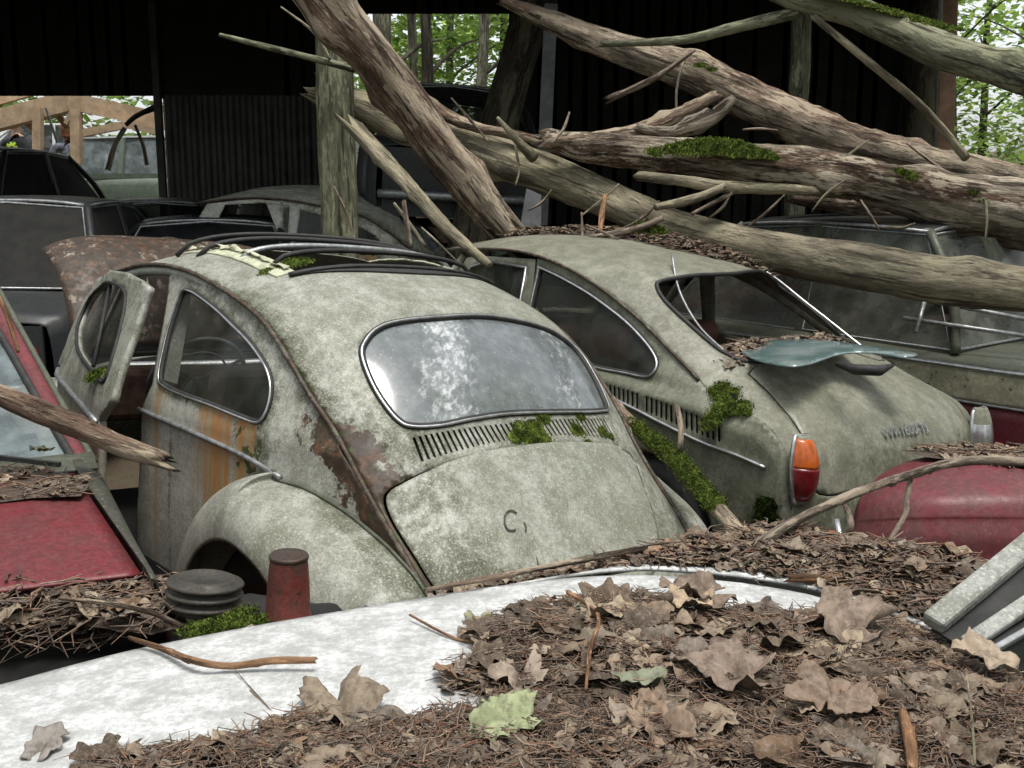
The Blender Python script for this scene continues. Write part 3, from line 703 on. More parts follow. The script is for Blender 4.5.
def t_grime(p):
    v = .45*max(0, 1-dist_poly(p, twV[::3]+[twV[0]])/.07); v = max(v, .42*max(0, 1-dist_poly(p, tlV[::2]+[tlV[0]])/.04))
    v = max(v, .42*sstep((.85-p.z)/.12)); g_ = min(dist_poly(p, tgv[::8]), dist_poly(Vector((p.x, -p.y, p.z)), tgv[::8])); return max(v, .40*max(0, 1-g_/.07))
surf('body', to, [tw, tlid], .02, ttop.f, M['tl'], fast, .005, {'rust': t_rust, 'grime': t_grime}, flip=Vector((0, 0, 1)))
c2 = Vector((sum(p[0] for p in tlid)/len(tlid), sum(p[1] for p in tlid)/len(tlid)))
tb = surf('boot_lid', [tuple(c2+(Vector(p)-c2)*.987) for p in tlid], [], .02, lambda u, v: Vector(ttop.f(u, v))+Vector((-.5, 0, .85))*.008*sstep((.55-abs(u))/.1), M['tl'], fast, .006, {'grime': lambda p: .12+.36*sstep((.88-p.z)/.15)*(.6+.4*math.sin(p.y*9))}, flip=Vector((0, 0, 1)))
surf('boot_backing', [(.6, .8), (-.6, .8), (-.6, 1.3), (.6, 1.3)], [], .08, inset(ttop.f, .03), M['dark'], fast, 0)
trim('window_seal', tw, ttop.f, .010, M['rubber'], fast, .001)
# bright strip along right window edge
rs = smoothloop([(-.50, .40), (-.57, .46), (-.60, .54), (-.63, .62), (-.655, .70)], 5, False)
trim('chrome_trim', rs, ttop.f, .007, M['chrome'], fast, .018, closed=False)
# emblem letters on the lid
def lettering(txt, p, right, up, size, mat, parent, name, ext=.003, shear=0.):
    cu = bpy.data.curves.new(name, 'FONT'); cu.body = txt; cu.size = size; cu.extrude = ext; cu.offset = size*.012; cu.resolution_u = 2; cu.shear = shear
    o = bpy.data.objects.new(name, cu); COL.objects.link(o); bpy.context.view_layer.update()
    dg_ = bpy.context.evaluated_depsgraph_get(); me = bpy.data.meshes.new_from_object(o.evaluated_get(dg_)); bpy.data.objects.remove(o)
    right = right.normalized(); nrm = right.cross(up).normalized(); up = nrm.cross(right)
    mt = Matrix((right, up, nrm)).transposed().to_4x4(); mt.translation = p; me.transform(mt)
    return link(name, me, mat, parent)
def surfP(f, u, v): return Vector(f(u, v))
e0 = ttop.inv(881, 440, (-.1, 1.15)); e1 = ttop.inv(927, 433, (-.3, 1.15)); eu = ttop.inv(881, 430, (-.1, 1.12))
P0, P1, PU = (Vector(ttop.f(*q))+Vector((-.016, 0, .010)) for q in (e0, e1, eu))
em = lettering('VW-1600-TL', P0, P1-P0, PU-P0, 1, M['chrome'], tb, 'lettering', .003, .2)
wd = max(v.co.x for v in em.data.vertices); 
# rescale about its origin so that its width matches the span
ln = (P1-P0).length; xs = [(v.co-P0).dot((P1-P0).normalized()) for v in em.data.vertices]; k = ln/max(xs)
for v in em.data.vertices: v.co = P0+(v.co-P0)*k
nn_ = (P1-P0).cross(PU-P0).normalized()
for v in em.data.vertices:
    d_ = (v.co-P0).dot(nn_); v.co += nn_*(math.copysign(.002, d_)-d_)
# side
tfront = [(1.02, 1.395), (.98, 1.1), (.97, .9), (.97, .6), (.97, .26)]
tq_px = [(506, 268), (512, 264), (540, 268), (562, 278), (590, 294), (620, 316), (640, 335), (652, 350), (657, 361), (655, 370), (646, 376), (625, 372), (595, 366), (560, 352), (530, 335), (514, 300)]
tq = tsd.loop(tq_px, (1.0, 1.3)); print('tl q', [tuple(round(c, 2) for c in p) for p in tq])
tq = [(min(.96, a), b) for a, b in tq]; tq = smoothloop(tq, 4)
lt = resamp(tsd.loop([(604, 380), (630, 388), (655, 396), (680, 405.5), (702, 414), (722, 421)], (.45, .9)), .01, False)
lb = resamp(tsd.loop([(604, 402), (630, 411), (655, 421), (680, 432), (702, 441.5), (722, 449)], (.45, .83)), .01, False)
tsl = []
def at(L, f): k = f*(len(L)-1); a = int(k); return lerp2(L[a], L[min(a+1, len(L)-1)], k-a)
for i in range(24):
    if i == 8: continue
    f = (i+.5)/24; A = at(lt, f); B = at(lb, f)
    A, B = lerp2(A, B, .12), lerp2(A, B, .78); w = .0062
    tsl.append([(A[0]+w, A[1]), (A[0]-w, A[1]), (B[0]-w, B[1]), (B[0]+w, B[1])])
tarch = [(.0+.36*math.cos(a/18*math.pi), .31+.33*math.sin(a/18*math.pi)) for a in range(0, 19)]+[(-.36, .272), (.36, .272)]
lamp_px = [(790, 431), (799, 431), (810, 437), (813, 447), (812, 470), (808, 494), (803, 498), (796, 494), (791, 480), (788, 460), (787, 442)]
ts_o = [(1.0, 1.395), (.98, 1.1), (.97, .9), (.97, .26), (-.69, .26)]+[(p[0]-(.002 if p[0] < -.6 else 0), p[2]) for p in tg[::-1] if p[0] < .98 and p[2] > .40][0::4]
ts_o = [p for i, p in enumerate(ts_o) if i == 0 or math.dist(p, ts_o[i-1]) > .006]
def t_moss(p): return .5*max(0, 1-abs(p.z-.95)/.03)*max(0, 1-abs(p.x-.35)/.25)+(.35 if p.x < -.4 and p.z < .62 else 0)
surf('quarter_panel', ts_o, [tq, tarch]+tsl, .018, tsideP, M['tl_side'], fast, .004, {'rust': lambda p: .06, 'moss': t_moss, 'grime': lambda p: .25+.15*sstep((.7-p.z)/.2)-.3*max(0, 1-abs(p.z-.9)/.06)}, flip=Vector((0, 1, 0)))
tdw = [(1.72, 1.0), (1.06, 1.0), (1.08, 1.34), (1.42, 1.345), (1.58, 1.30)]
ts_r = [(3.25, .75), (3.25, .26), (-.69, .26)]+[(p[0]-(.002 if p[0] < -.6 else 0), p[2]) for p in tg[::-1] if p[0] < 1.7 and p[2] > .40][0::5]+[(1.95, 1.0), (2.6, .93)]
ts_r = [p for i, p in enumerate(ts_r) if i == 0 or math.dist(p, ts_r[i-1]) > .01]
surf('side_panel', ts_r, [tq, tarch, tdw], .04, mir(tsideP), M['tl'], fast, .004, flip=Vector((0, -1, 0)))
# left door and front wing
ts_d = [(.965, .9), (.965, .26), (1.92, .26), (1.92, .96), (1.66, 1.345), (1.45, 1.37), (1.015, 1.39), (.975, 1.1)]
dl_ = surf('door', ts_d, [tdw], .04, tsideP, M['tl'], fast, .006, flip=Vector((0, 1, 0)))
dgw = surf('door_glass', tdw, [], .08, lambda x, z: (x, tside(x, z)-.006, z), M['sideglass'], dl_, 0); trim('window_seal', tdw, tsideP, .008, M['chrome'], dl_, .002, (1.3, 0, 1.1))
surf('front_wing', [(1.93, .26), (3.25, .26), (3.25, .75), (2.6, .93), (1.93, .965)], [], .06, tsideP, M['tl'], fast, .005, flip=Vector((0, 1, 0)))
surf('bonnet', [(-.72, 1.9), (.72, 1.9), (.70, 3.25), (-.70, 3.25)], [], .08, lambda u, v: (v, u, 1.03-.09*(v-1.9)-.10*max(0, v-2.9)**.5*1.2-.06*(u/.7)**4-.03), M['tl'], fast, .005, flip=Vector((0, 0, 1)))
MB().box((3.27, 0, .52), (.06, 1.40, .5)).build('nose_panel', M['tl'], fast)
gq = surf('quarter_window', tq, [], .05, lambda x, z: (x, tside(x, z)-.004, z), M['sideglass'], fast, 0)
trim('window_seal', tq, tsideP, .010, M['rubber'], gq, .001, (.5, 0, 1.1)); trim('chrome_trim', tq, tsideP, .0055, M['chrome'], gq, .011, (.5, 0, 1.1))
surf('louvre_backing', [(.6, .80), (-.35, .76), (-.35, .96), (.6, .99)], [], .06, lambda x, z: (x, tside(x, z)-.03, z), M['dark'], fast, 0)
# roof gutter to the tail
for s in (1, -1):
    MB().tube([Vector((x, s*(y+.006), z+.003)) for x, y, z in tg[::4] if x > -.2], .007, 8).build('roof_gutter', M['gutter'], fast, True)
    b = MB(); b.tube([Vector((1.75, s*.555, 1.35)), Vector((1.86, s*.62, 1.15)), Vector((1.95, s*.68, .98))], .026, 8); b.build('windscreen_pillar', M['tl'], fast, True)
# side chrome strip
cs = smoothloop(tsd.loop([(612, 397), (640, 411), (665, 424), (700, 441), (735, 454), (765, 467)], (.45, .8)), 4, False)
trim('side_chrome_strip', [(a, b_) for a, b_ in cs], tsideP, .009, M['chrome'], fast, .008, (.2, 0, .8), False, flat=.8)
# tail lamps: wrap round the corner
def lampf(s, zt, zb, grow=0.):
    def f(u, v):
        z = zt+(zb-zt)*v; wl = .085+.012*math.sin(v*math.pi); c, sn = 0, 0
        taper = math.sin(math.pi*min(1, max(0, (v*.94+.06))))**.35
        a = (u-.5)*math.pi*.86
        r0 = (.064+grow)*taper
        return (-.675-.03*v-r0*math.cos(a)*1.15+.01, s*(.672+r0*math.sin(a)*1.0), z)
    return f
for s in (1, -1):
    zt, zm, zb = .855, .755, .60
    la = empty('tail_lamp', None, None); la.parent = fast
    hs_ = grid('lamp_housing', lampf(s, zt+.012, zb-.012, -.004), 20, 30, M['tl'], la, .01)
    def part_l(v0, v1, g): 
        base = lampf(s, zt, zb, g); return lambda u, v: base(u, v0+(v1-v0)*v)
    if s > 0:
        grid('amber_lens', part_l(0, .42, .008), 20, 12, M['amber'], la, .004); grid('red_lens', part_l(.425, 1, .008), 20, 16, M['redlens'], la, .004)
    else:
        la['label'] = 'lamp with its lenses gone and bright reflector showing'; grid('reflector', part_l(0, 1, .004), 20, 24, M['chrome'], la, .004)
    ff = lampf(s, zt+.004, zb-.006, .008)
    ring = [Vector(ff(1.0, j/20)) for j in range(21)]+[Vector(ff(0, 1-j/20)) for j in range(21)]
    MB().tube([p+Vector((0, 0, 0)) for p in ring], .009, 8, True).build('chrome_rim', M['chrome'], la, True)
# rear bumper, interior
b = MB(); b.tube([Vector((-.90+.14*abs(t/10)**4, t*.078, .44)) for t in range(-10, 11)], .04, 10, flat=1.3); b.build('rear_bumper', M['alu'], fast, True)
MB().box((1.1, 0, .30), (3.9, 1.34, .06)).build('floor_pan', M['dark'], fast)
for s in (1, -1):
    b = MB(); b.box((1.22, s*.34, .52), (.52, .50, .16)); bevel(b.build('seat_cushion', M['seat_red'], fast), .05, 3)
    b = MB(); b.box((.92, s*.34, .80), (.13, .50, .56), Matrix.Rotation(-.22, 3, 'Y')); bevel(b.build('seat_back', M['seat_red'], fast), .05, 3)
b = MB(); b.box((.38, 0, .54), (.50, 1.22, .18)); bevel(b.build('rear_seat_cushion', M['seat_red'], fast), .05, 3)
b = MB(); b.box((.10, 0, .84), (.12, 1.22, .50), Matrix.Rotation(-.45, 3, 'Y')); bevel(b.build('rear_seat_back', M['seat_red'], fast), .05, 3)
surf('parcel_shelf', [(-.60, -.12), (.60, -.12), (.60, .16), (-.60, .16)], [], .05, lambda u, x: (x, u, 1.045-.10*(x < -9)), M['olive'], fast, .01)
MB().box((1.84, 0, .90), (.16, 1.30, .16)).build('dashboard', M['rustplain'], fast)
for s in (1, -1): wheel(.0, s*.68, .31, .31, .15, fast, s); wheel(2.40, s*.66, .31, .31, .15, fast, s)
cw = Vector((1.52, .36, .95)); rm = Matrix.Rotation(R_(62), 3, 'Y')
b = MB().tube([cw+rm @ Vector((.2*math.cos(t*math.pi/18), .2*math.sin(t*math.pi/18), 0)) for t in range(36)], .011, 8, True)
b.tube([cw, cw+Vector((.32, 0, -.2))], .018, 8); b.build('steering_wheel', M['rubber'], fast, True)
# fallen aerial / wiper strips lying in the opening
def T(p): return MTl @ Vector(p)
a0 = ttop.inv(672, 255, (.4, .35)); a1 = ttop.inv(724, 351, (.55, .7))
pts = [W(672, 255, 4.93), W(679, 290, 4.75), W(698, 325, 4.55), W(724, 351, 4.36)]
b = MB(); b.tube([Vector(p) for p in smoothloop([tuple(p) for p in pts], 6, False)], .006, 8)
tag(b.build('bent_rod', M['alu'], None, True), 'thin bent metal rod leaning across the open rear window of the fastback', 'rod')
# glass pane lying over the top of the boot lid
def panef(u, v):
    p = W(744+u*176, 341+14*(1-v)*0+u*6, 0.1)
    return p
pl = [(741, 349), (765, 341), (800, 339), (835, 341), (870, 346), (905, 351), (918, 354), (905, 357), (880, 353), (855, 352), (835, 355), (815, 362), (795, 366), (775, 364), (752, 358)]
zp = lambda u: 0
ctrp = T(ttop.f(*ttop.inv(815, 362, (.1, .85))))
def paneW(px, py):
    # curved pane resting on the lid: a nearly level sheet, right end lifted
    z = ctrp.z+.045+.02*math.sin((px-741)/177*3.0)+.0003*max(0, px-840)
    return WZ(px, py, z)
pv = [tuple(p) for p in pl]
def panef2(a, b_): p = paneW(a*100, b_*100); return p
po = surf('loose_rear_window', [(a/100, b_/100) for a, b_ in smoothloop(pv, 3)], [], .03, panef2, M['pane'], None, .006, flip=Vector((0, 0, 1)))
tag(po, 'loose curved greenish glass pane lying on top of the grey boot lid', 'glass pane')
tag(MB().tube([paneW(x, y)+Vector((0, 0, -.03)) for x, y in ((838, 357), (855, 362), (880, 363), (893, 358))], [.012, .022, .022, .008], 10).build('rubber_roll', M['rubber'], None, True), 'black rubber seal squeezed under the loose glass pane', 'rubber seal')
# ================================================================ LOGS, LITTER, FOREGROUND CARS
def logm(name, pts, mat, label=None, cat=None, seg=18, rough=.10, jag=(0, 0), parent=None, step=.03, group=None, knots=0, seed=0, flat=1.):
    """pts: (Vector, radius). bumpy tapered trunk with broken ends and a bark coordinate"""
    L = [(p.x, p.y, p.z, r) for p, r in pts]; L = smoothloop(L, 6, False)
    P = [Vector(q[:3]) for q in L]; Rr = [q[3] for q in L]
    cum = [0]
    for a, b in zip(P, P[1:]): cum.append(cum[-1]+(b-a).length)
    n = max(4, int(cum[-1]/step)); S = []; k = 0
    for i in range(n+1):
        d = cum[-1]*i/n
        while k < len(cum)-2 and cum[k+1] < d: k += 1
        f = (d-cum[k])/max(1e-6, cum[k+1]-cum[k]); S.append((P[k].lerp(P[k+1], f), Rr[k]+(Rr[k+1]-Rr[k])*f, d))
    rg = random.Random(seed+len(name)); kn = [(rg.uniform(0, cum[-1]), rg.uniform(0, 6.28), rg.uniform(.25, .6)) for _ in range(knots)]
    V = []; F = []; BC = []; nrm = None
    for i, (p, r, d) in enumerate(S):
        t = (S[min(i+1, n)][0]-S[max(i-1, 0)][0]).normalized()
        if nrm is None: nrm = t.orthogonal().normalized()
        nrm = (nrm-t*nrm.dot(t)).normalized(); bn = t.cross(nrm)
        for s in range(seg):
            a = 2*math.pi*s/seg; dr = nrm*math.cos(a)+bn*math.sin(a)
            q = Vector((math.cos(a)*r*9+seed, math.sin(a)*r*9, d*2.2/max(.3, r*8)))
            h = noise.noise(q*6.3+Vector((0, 9, 0)))*.38+noise.noise(q*1.1)*1.2+noise.noise(q*3.1+Vector((5, 0, 0)))*.7+noise.noise(Vector((math.cos(a)*5, math.sin(a)*5, d*1.5+seed)))*.9
            rr = r*(1+rough*h)
            for kd, ka, kh in kn:
                e = math.exp(-((d-kd)/(r*.8))**2)*max(0, math.cos(a-ka))**6; rr += r*kh*e
            off = 0
            if jag[0] and i < 4: off = -jag[0]*abs(noise.noise(Vector((a*1.7, seed+1, 0))))*r*(4-i)/4*3
            if jag[1] and i > n-4: off = jag[1]*abs(noise.noise(Vector((a*1.7, seed+2, 0))))*r*(i-n+4)/4*3
            V.append(p+dr*rr+t*off); BC.append((math.cos(a)*r, math.sin(a)*r, d*.22+seed))
    for i in range(n):
        for s in range(seg):
            s2 = (s+1) % seg; F.append((i*seg+s, i*seg+s2, (i+1)*seg+s2, (i+1)*seg+s))
    for i0, sg in ((0, -1), (n, 1)):
        c = len(V); V.append(S[i0][0]+Vector((0, 0, 0))); BC.append((0, 0, S[i0][2]*3))
        for s in range(seg):
            a, b = i0*seg+s, i0*seg+(s+1) % seg; F.append((a, b, c) if sg > 0 else (b, a, c))
    o = mesh(name, V, F, mat, parent, True, {'bc': ('FLOAT_VECTOR', BC)})
    if label: tag(o, label, cat, group)
    return o
def PX(*a):
    """(px,py,depth,radius in px) rows to (Vector, radius)"""
    return [(W(x, y, d), r*d/FPX*1.0) for x, y, d, r in a]
L1 = logm('fallen_log', PX((325, 92, 7.3, 14), (400, 122, 7.1, 17), (480, 150, 6.85, 19), (586, 190, 6.5, 19), (664, 224, 6.2, 18), (734, 242, 5.95, 18), (805, 257, 5.7, 21), (875, 269, 5.45, 23), (945, 281, 5.2, 23), (1030, 290, 4.95, 23), (1150, 300, 4.6, 23)), M['bark_pale'], 'long bare pale log lying over the fastback roof and across to the right edge', 'fallen log', 22, .07, (1, 0), knots=5, seed=3)
logm('fallen_log', PX((290, -50, 5.6, 25), (322, 0, 5.65, 24), (361, 43, 5.7, 22), (393, 84, 5.8, 22), (431, 137, 5.9, 21), (463, 176, 5.95, 20), (490, 212, 6.0, 18), (503, 226, 6.0, 13)), M['bark_brown'], 'thick steep log with flaking reddish bark standing on the fastback roof', 'fallen log', 22, .12, (0, 3), seed=11, knots=4)
b = MB()
for i in range(7):
    x = 476+i*7; p = W(x, 206+6*math.sin(i*2), 5.93); q = W(x+16+4*math.sin(i), 226+3*math.cos(i*3), 5.86); b.tube([p, q], [.018, .003], 5)
foot = W(490, 215, 5.9)
logm('fallen_branch', PX((357, 130, 5.5, 8), (410, 187, 5.2, 7.5), (445, 226, 4.95, 6.5), (490, 266, 4.7, 4)), M['bark_pale'], 'pale straight broken branch leaning down between the two grey car roofs', 'branch', 12, .12, (2, 0), seed=5, knots=3)
logm('fallen_log', PX((545, 140, 6.4, 7), (580, 147, 6.4, 14), (640, 152, 6.35, 17), (700, 160, 6.3, 19), (769, 166, 6.2, 20), (830, 173, 6.1, 21), (880, 184, 6.0, 22), (945, 199, 5.9, 26), (1030, 211, 5.7, 27), (1120, 225, 5.5, 27)), M['bark_mossy'], 'rough dark log with cracked bark plates and a mossy top', 'fallen log', 26, .16, (3, 0), seed=21, knots=6)
logm('fallen_log', PX((800, 196, 6.5, 8), (860, 203, 6.4, 15), (930, 214, 6.3, 18), (1030, 234, 6.1, 18)), M['bark_brown'], 'smooth brown barkless log tucked under the rough mossy log at the right', 'fallen log', 18, .1, (2, 0), seed=25)
logm('fallen_log', PX((508, 3, 7.4, 5), (551, 21, 7.3, 9), (621, 49, 7.1, 14), (674, 67, 7.0, 17), (699, 76, 6.95, 18), (769, 109, 6.8, 20), (840, 138, 6.6, 17), (910, 156, 6.4, 14), (980, 170, 6.2, 13), (1050, 190, 6.0, 13)), M['bark_brown'], 'knotty red-brown log running down from the top centre to the right edge', 'fallen log', 20, .16, (3, 0), seed=31, knots=8)
logm('fallen_log', PX((760, -18, 5.4, 9), (800, 0, 5.35, 12), (840, 7, 5.3, 14), (875, 21, 5.2, 15), (910, 36, 5.1, 16), (945, 52, 5.0, 17), (998, 68, 4.9, 17), (1070, 92, 4.7, 17)), M['bark_green'], 'greenish smooth log crossing the top right corner', 'fallen log', 20, .05, (0, 0), seed=41, knots=2)
logm('fallen_branch', PX((800, 12, 5.35, 6), (734, 28, 5.5, 5.5), (682, 40, 5.6, 4.5), (604, 44, 5.8, 3)), M['bark_green'], 'thin greenish branch reaching left from the smooth top right log', 'branch', 10, .08, (0, 2), seed=43)
logm('fallen_branch', PX((815, 18, 5.2, 3), (875, 67, 5.2, 4), (924, 109, 5.3, 4), (966, 158, 5.4, 4.5)), M['bark_pale'], 'slender pale stick slanting from the top right log down to the knotty log', 'branch', 10, .08, (2, 0), seed=44)
logm('fallen_branch', PX((695, 50, 6.5, 1.5), (655, 78, 6.6, 3), (611, 98, 6.7, 3.5)), M['bark_stick'], 'short bare stick hanging in front of the dark shed wall', 'branch', 8, .1, (0, 2), seed=45)
logm('fallen_branch', PX((545, 143, 6.3, 4), (600, 136, 6.4, 6), (639, 131, 6.5, 7), (674, 117, 6.5, 8), (712, 97, 6.6, 5)), M['bark_brown'], 'crooked forked branch stub just above the rough mossy log', 'branch', 12, .2, (2, 2), seed=46, knots=4)
logm('fallen_branch', PX((640, 128, 6.45, 5), (670, 132, 6.4, 6), (700, 122, 6.45, 9), (708, 116, 6.45, 5)), M['bark_mossy'], 'dark knotty root piece wedged beside the crooked branch stub', 'branch', 12, .3, (2, 3), seed=47, knots=4)
logm('fallen_branch', PX((640, 176, 6.0, 5), (690, 182, 5.95, 5.5), (727, 187, 5.95, 6), (800, 190, 6.0, 5), (850, 196, 6.1, 4)), M['bark_pale'], 'pale horizontal branch running below the rough mossy log', 'branch', 10, .1, (1, 1), seed=48)
logm('fallen_branch', PX((655, 207, 5.85, 3.5), (690, 200, 5.9, 4.5), (722, 188, 5.9, 4)), M['bark_pale'], 'short pale fork joining the horizontal branch from below', 'branch', 8, .1, (0, 2), seed=49)
logm('fallen_branch', PX((692, 214, 5.85, 2), (734, 192, 5.95, 2.5)), M['bark_stick'], 'thin grey stick crossing beneath the horizontal pale branch', 'branch', 8, .1, seed=50)
logm('fallen_branch', PX((398, 80, 7.0, 6), (445, 114, 6.8, 6.5), (480, 128, 6.7, 5), (530, 138, 6.6, 4.5), (560, 152, 6.5, 3.5)), M['bark_brown'], 'dark branch passing behind the steep flaking log towards the post', 'branch', 10, .12, seed=51)
logm('fallen_branch', PX((497, 117, 6.3, 1.5), (515, 138, 6.35, 4), (534, 158, 6.45, 6)), M['bark_pale'], 'pointed broken snag sticking up from the long bare log', 'branch', 8, .15, seed=52)
logm('fallen_branch', PX((352, 28, 6.2, 2), (316, 26, 6.2, 0)), M['bark_stick']) if False else None
logm('fallen_branch', PX((355, 69, 6.0, 4), (316, 59, 6.05, 3.3), (264, 46, 6.1, 2.8), (220, 35, 6.2, 2)), M['bark_green'], 'thin mossy branch pointing left across the dark shed from the upright trunk', 'branch', 8, .1, seed=53)
logm('twig', PX((281, 7, 6.1, 1), (309, 28, 6.0, 1.4), (322, 44, 6.0, 1.5), (330, 60, 6.0, 1.8)), M['bark_pale'], 'fine curved pale twig rising above the thin mossy branch', 'twig', 6, .1, seed=54)
logm('twig', PX((404, 202, 4.9, 2.2), (407, 225, 4.85, 2.6), (411, 247, 4.8, 2.4)), M['bark_stick'], 'upright grey-brown twig standing behind the sunroof opening', 'twig', 8, .15, (2, 0), seed=55)
logm('twig', PX((394, 203, 4.95, 1.5), (410, 224, 4.9, 1.8), (425, 246, 4.85, 1.6)), M['bark_pale'], 'thin pale twig slanting behind the upright grey-brown twig', 'twig', 8, .15, seed=56)
logm('twig', PX((640, 252, 5.4, 1.5), (560, 230, 5.75, 2), (700, 216, 5.8, 0)), M['bark_stick']) if False else None
logm('fallen_branch', PX((590, 238, 5.55, 3), (635, 229, 5.6, 3.5), (662, 218, 5.7, 3.5)), M['bark_stick'], 'short bent stick lying on the leafy fastback roof', 'branch', 8, .12, seed=57)
logm('twig', PX((605, 196, 5.9, 2.5), (602, 214, 5.8, 3), (600, 232, 5.6, 2.5)), M['bark_red'], 'reddish upright twig stub between the roof leaves and the long log', 'twig', 8, .15, seed=58)
mlog = PX((612, 400, 4.0, 4), (638, 430, 3.75, 7), (674, 461, 3.45, 8.5), (697, 487, 3.25, 8.5), (721, 512, 3.05, 8.5), (741, 536, 2.9, 8))
logm('fallen_branch', mlog, M['bark_brown'], 'moss-coated branch wedged between the round car and the fastback', 'branch', 12, .1, (1, 2), seed=59, knots=2)
logm('twig', PX((677, 407, 3.5, 2.6), (681, 427, 3.45, 3), (680, 449, 3.42, 2.8)), M['bark_stick'], 'stubby grey twig standing up from the moss-coated branch', 'twig', 8, .2, (2, 0), seed=60)
logm('fallen_branch', PX((-60, 370, 2.45, 12), (0, 395, 2.5, 11.5), (60, 420, 2.52, 12), (110, 441, 2.55, 11), (150, 455, 2.56, 8.5), (161, 459, 2.57, 5)), M['bark_brown'], 'broken scaly branch lying over the left red car, ending by the open door', 'branch', 16, .16, (0, 3), seed=61, knots=3)
logm('twig', PX((-5, 288, 2.9, 2), (8, 318, 2.9, 2.5), (18, 352, 2.85, 2)), M['bark_red'], 'thin reddish twig at the left edge above the red car', 'twig', 6, .1, seed=62)

rg_ = random.Random(77)
for i, (x, y, d) in enumerate([(560, 128, 6.3), (600, 200, 6.1), (640, 215, 5.9), (720, 205, 5.9), (760, 130, 6.4), (830, 195, 5.9), (870, 215, 5.8), (900, 225, 5.7), (470, 120, 6.6), (540, 200, 6.2), (580, 235, 5.6), (680, 95, 6.6), (930, 160, 6.0), (985, 225, 5.6), (615, 240, 5.5), (515, 165, 6.4), (760, 215, 5.9), (850, 160, 6.2), (345, 215, 5.2), (440, 245, 4.8)]):
    a = rg_.uniform(-.9, .9)+(1.57 if rg_.random() < .35 else 0); l = rg_.uniform(14, 34); p0 = (x-l*math.cos(a), y-l*math.sin(a)); p1 = (x+l*math.cos(a), y+l*math.sin(a)); bd_ = rg_.uniform(-4, 4)
    logm('stick', PX((*p0, d+.03, .9), (x+bd_, y+bd_, d, 1.5), (*p1, d-.03, .8)), M['bark_pale'] if i % 2 else M['bark_stick'], 'thin dry stick caught among the fallen logs', 'stick', 6, .2, seed=300+i, group='thin dry sticks caught among the fallen logs', step=.02)
# ---------------------------------------------------------------- moss
def moss(name, label, pts, n, blade=.009, mat=None, base=True, seed=1, par=None):
    """pts: (position, normal, radius, thickness)"""
    rg = random.Random(seed); b = MB(); A = sum(r*r for _, _, r, _ in pts)
    for c, nv, r, th in pts:
        nv = nv.normalized(); t = nv.orthogonal().normalized(); s = nv.cross(t)
        def P(x, y, c=c, nv=nv, t=t, s=s, r=r, th=th):
            q = math.hypot(x, y); h = th*.7*(1-q*q)*(.75+.8*noise.noise(Vector((x*3+c.x*40, y*3, c.z*31))))
            rad = 1+.35*noise.noise(Vector((math.atan2(y, x)*1.2, c.x*17, 2)))
            return c+t*x*r*rad+s*y*r*rad+nv*h
        o = len(b.v); rings = 5; sg = 14; V = [P(0, 0)]
        for k in range(1, rings+1):
            for a in range(sg): q = k/rings; V.append(P(q*math.cos(a/sg*6.2832), q*math.sin(a/sg*6.2832)))
        F = [(0, 1+a, 1+(a+1) % sg) for a in range(sg)]
        for k in range(rings-1):
            for a in range(sg): F.append((1+k*sg+a, 1+(k+1)*sg+a, 1+(k+1)*sg+(a+1) % sg, 1+k*sg+(a+1) % sg))
        b.add(V, F)
        for _ in range(int(2.3*n*r*r/A)):
            q = math.sqrt(rg.random())*(1.0 if rg.random() < .8 else 1.45); a = rg.random()*6.2832; qq = min(q, 1); p = P(qq*math.cos(a), qq*math.sin(a))+(t*math.cos(a)+s*math.sin(a))*(q-qq)*r
            d = (nv+Vector((rg.uniform(-1, 1), rg.uniform(-1, 1), rg.uniform(-.5, .8)))*.75).normalized(); l = blade*.6*rg.uniform(.4, 1.5)
            sd = d.orthogonal().normalized(); sd = (Matrix.Rotation(rg.random()*6.28, 3, d) @ sd)*l*.2
            m_ = p+d*l*.6; e = p+d*l+Vector((rg.uniform(-.3, .3), rg.uniform(-.3, .3), 0))*l
            b.add([p-sd, p+sd, m_+sd, m_-sd, e], [(0, 1, 2, 3), (3, 2, 4)])
    o = b.build(name, mat or M['moss'], par)
    if label: tag(o, label, 'moss')
    return o
def onsurf(S_, px, py, g):
    uv = S_.inv(px, py, g); e = 1e-3; p = Vector(S_.f(*uv)); a = Vector(S_.f(uv[0]+e, uv[1]))-p; c = Vector(S_.f(uv[0], uv[1]+e))-p
    nv = a.cross(c).normalized(); R3 = S_.M.to_3x3(); P = S_.M @ p; nv = R3 @ nv
    if nv.dot(CAM-P) < 0: nv.negate()
    return P, nv
def mpatch(S_, g, rows, th=.3):
    out = []
    for x, y, r in rows:
        P, nv = onsurf(S_, x, y, g); out.append((P, nv, r*P.y/FPX*1.35, r*P.y/FPX*th))
    return out
moss('moss_clump', 'bright moss hanging over the middle of the louvres under the oval rear window', mpatch(btop, (0, .95), [(522, 432, 9), (535, 428, 8), (540, 440, 10), (552, 452, 8), (560, 462, 8), (530, 440, 8), (542, 417, 7), (515, 438, 6), (567, 455, 6)]), 3400, .008, seed=2)
moss('moss_clump', 'small moss tuft on the right end of the louvres under the oval rear window', mpatch(btop, (-.3, .95), [(577, 430, 6), (589, 446, 6), (590, 456, 4), (580, 416, 5)]), 1300, .007, seed=3)
moss('moss_clump', 'tiny moss tuft near the right end of the engine lid', mpatch(btop, (-.3, .95), [(603, 432, 5), (611, 437, 3), (579, 472, 4)]), 800, .007, seed=4)
moss('moss_clump', 'bright moss tuft on the roof at the rear corner of the sunroof opening', mpatch(btop, (.4, .44), [(284, 266, 7), (293, 264, 9), (302, 262, 7), (267, 272, 5)], .5), 1800, .012, seed=5)
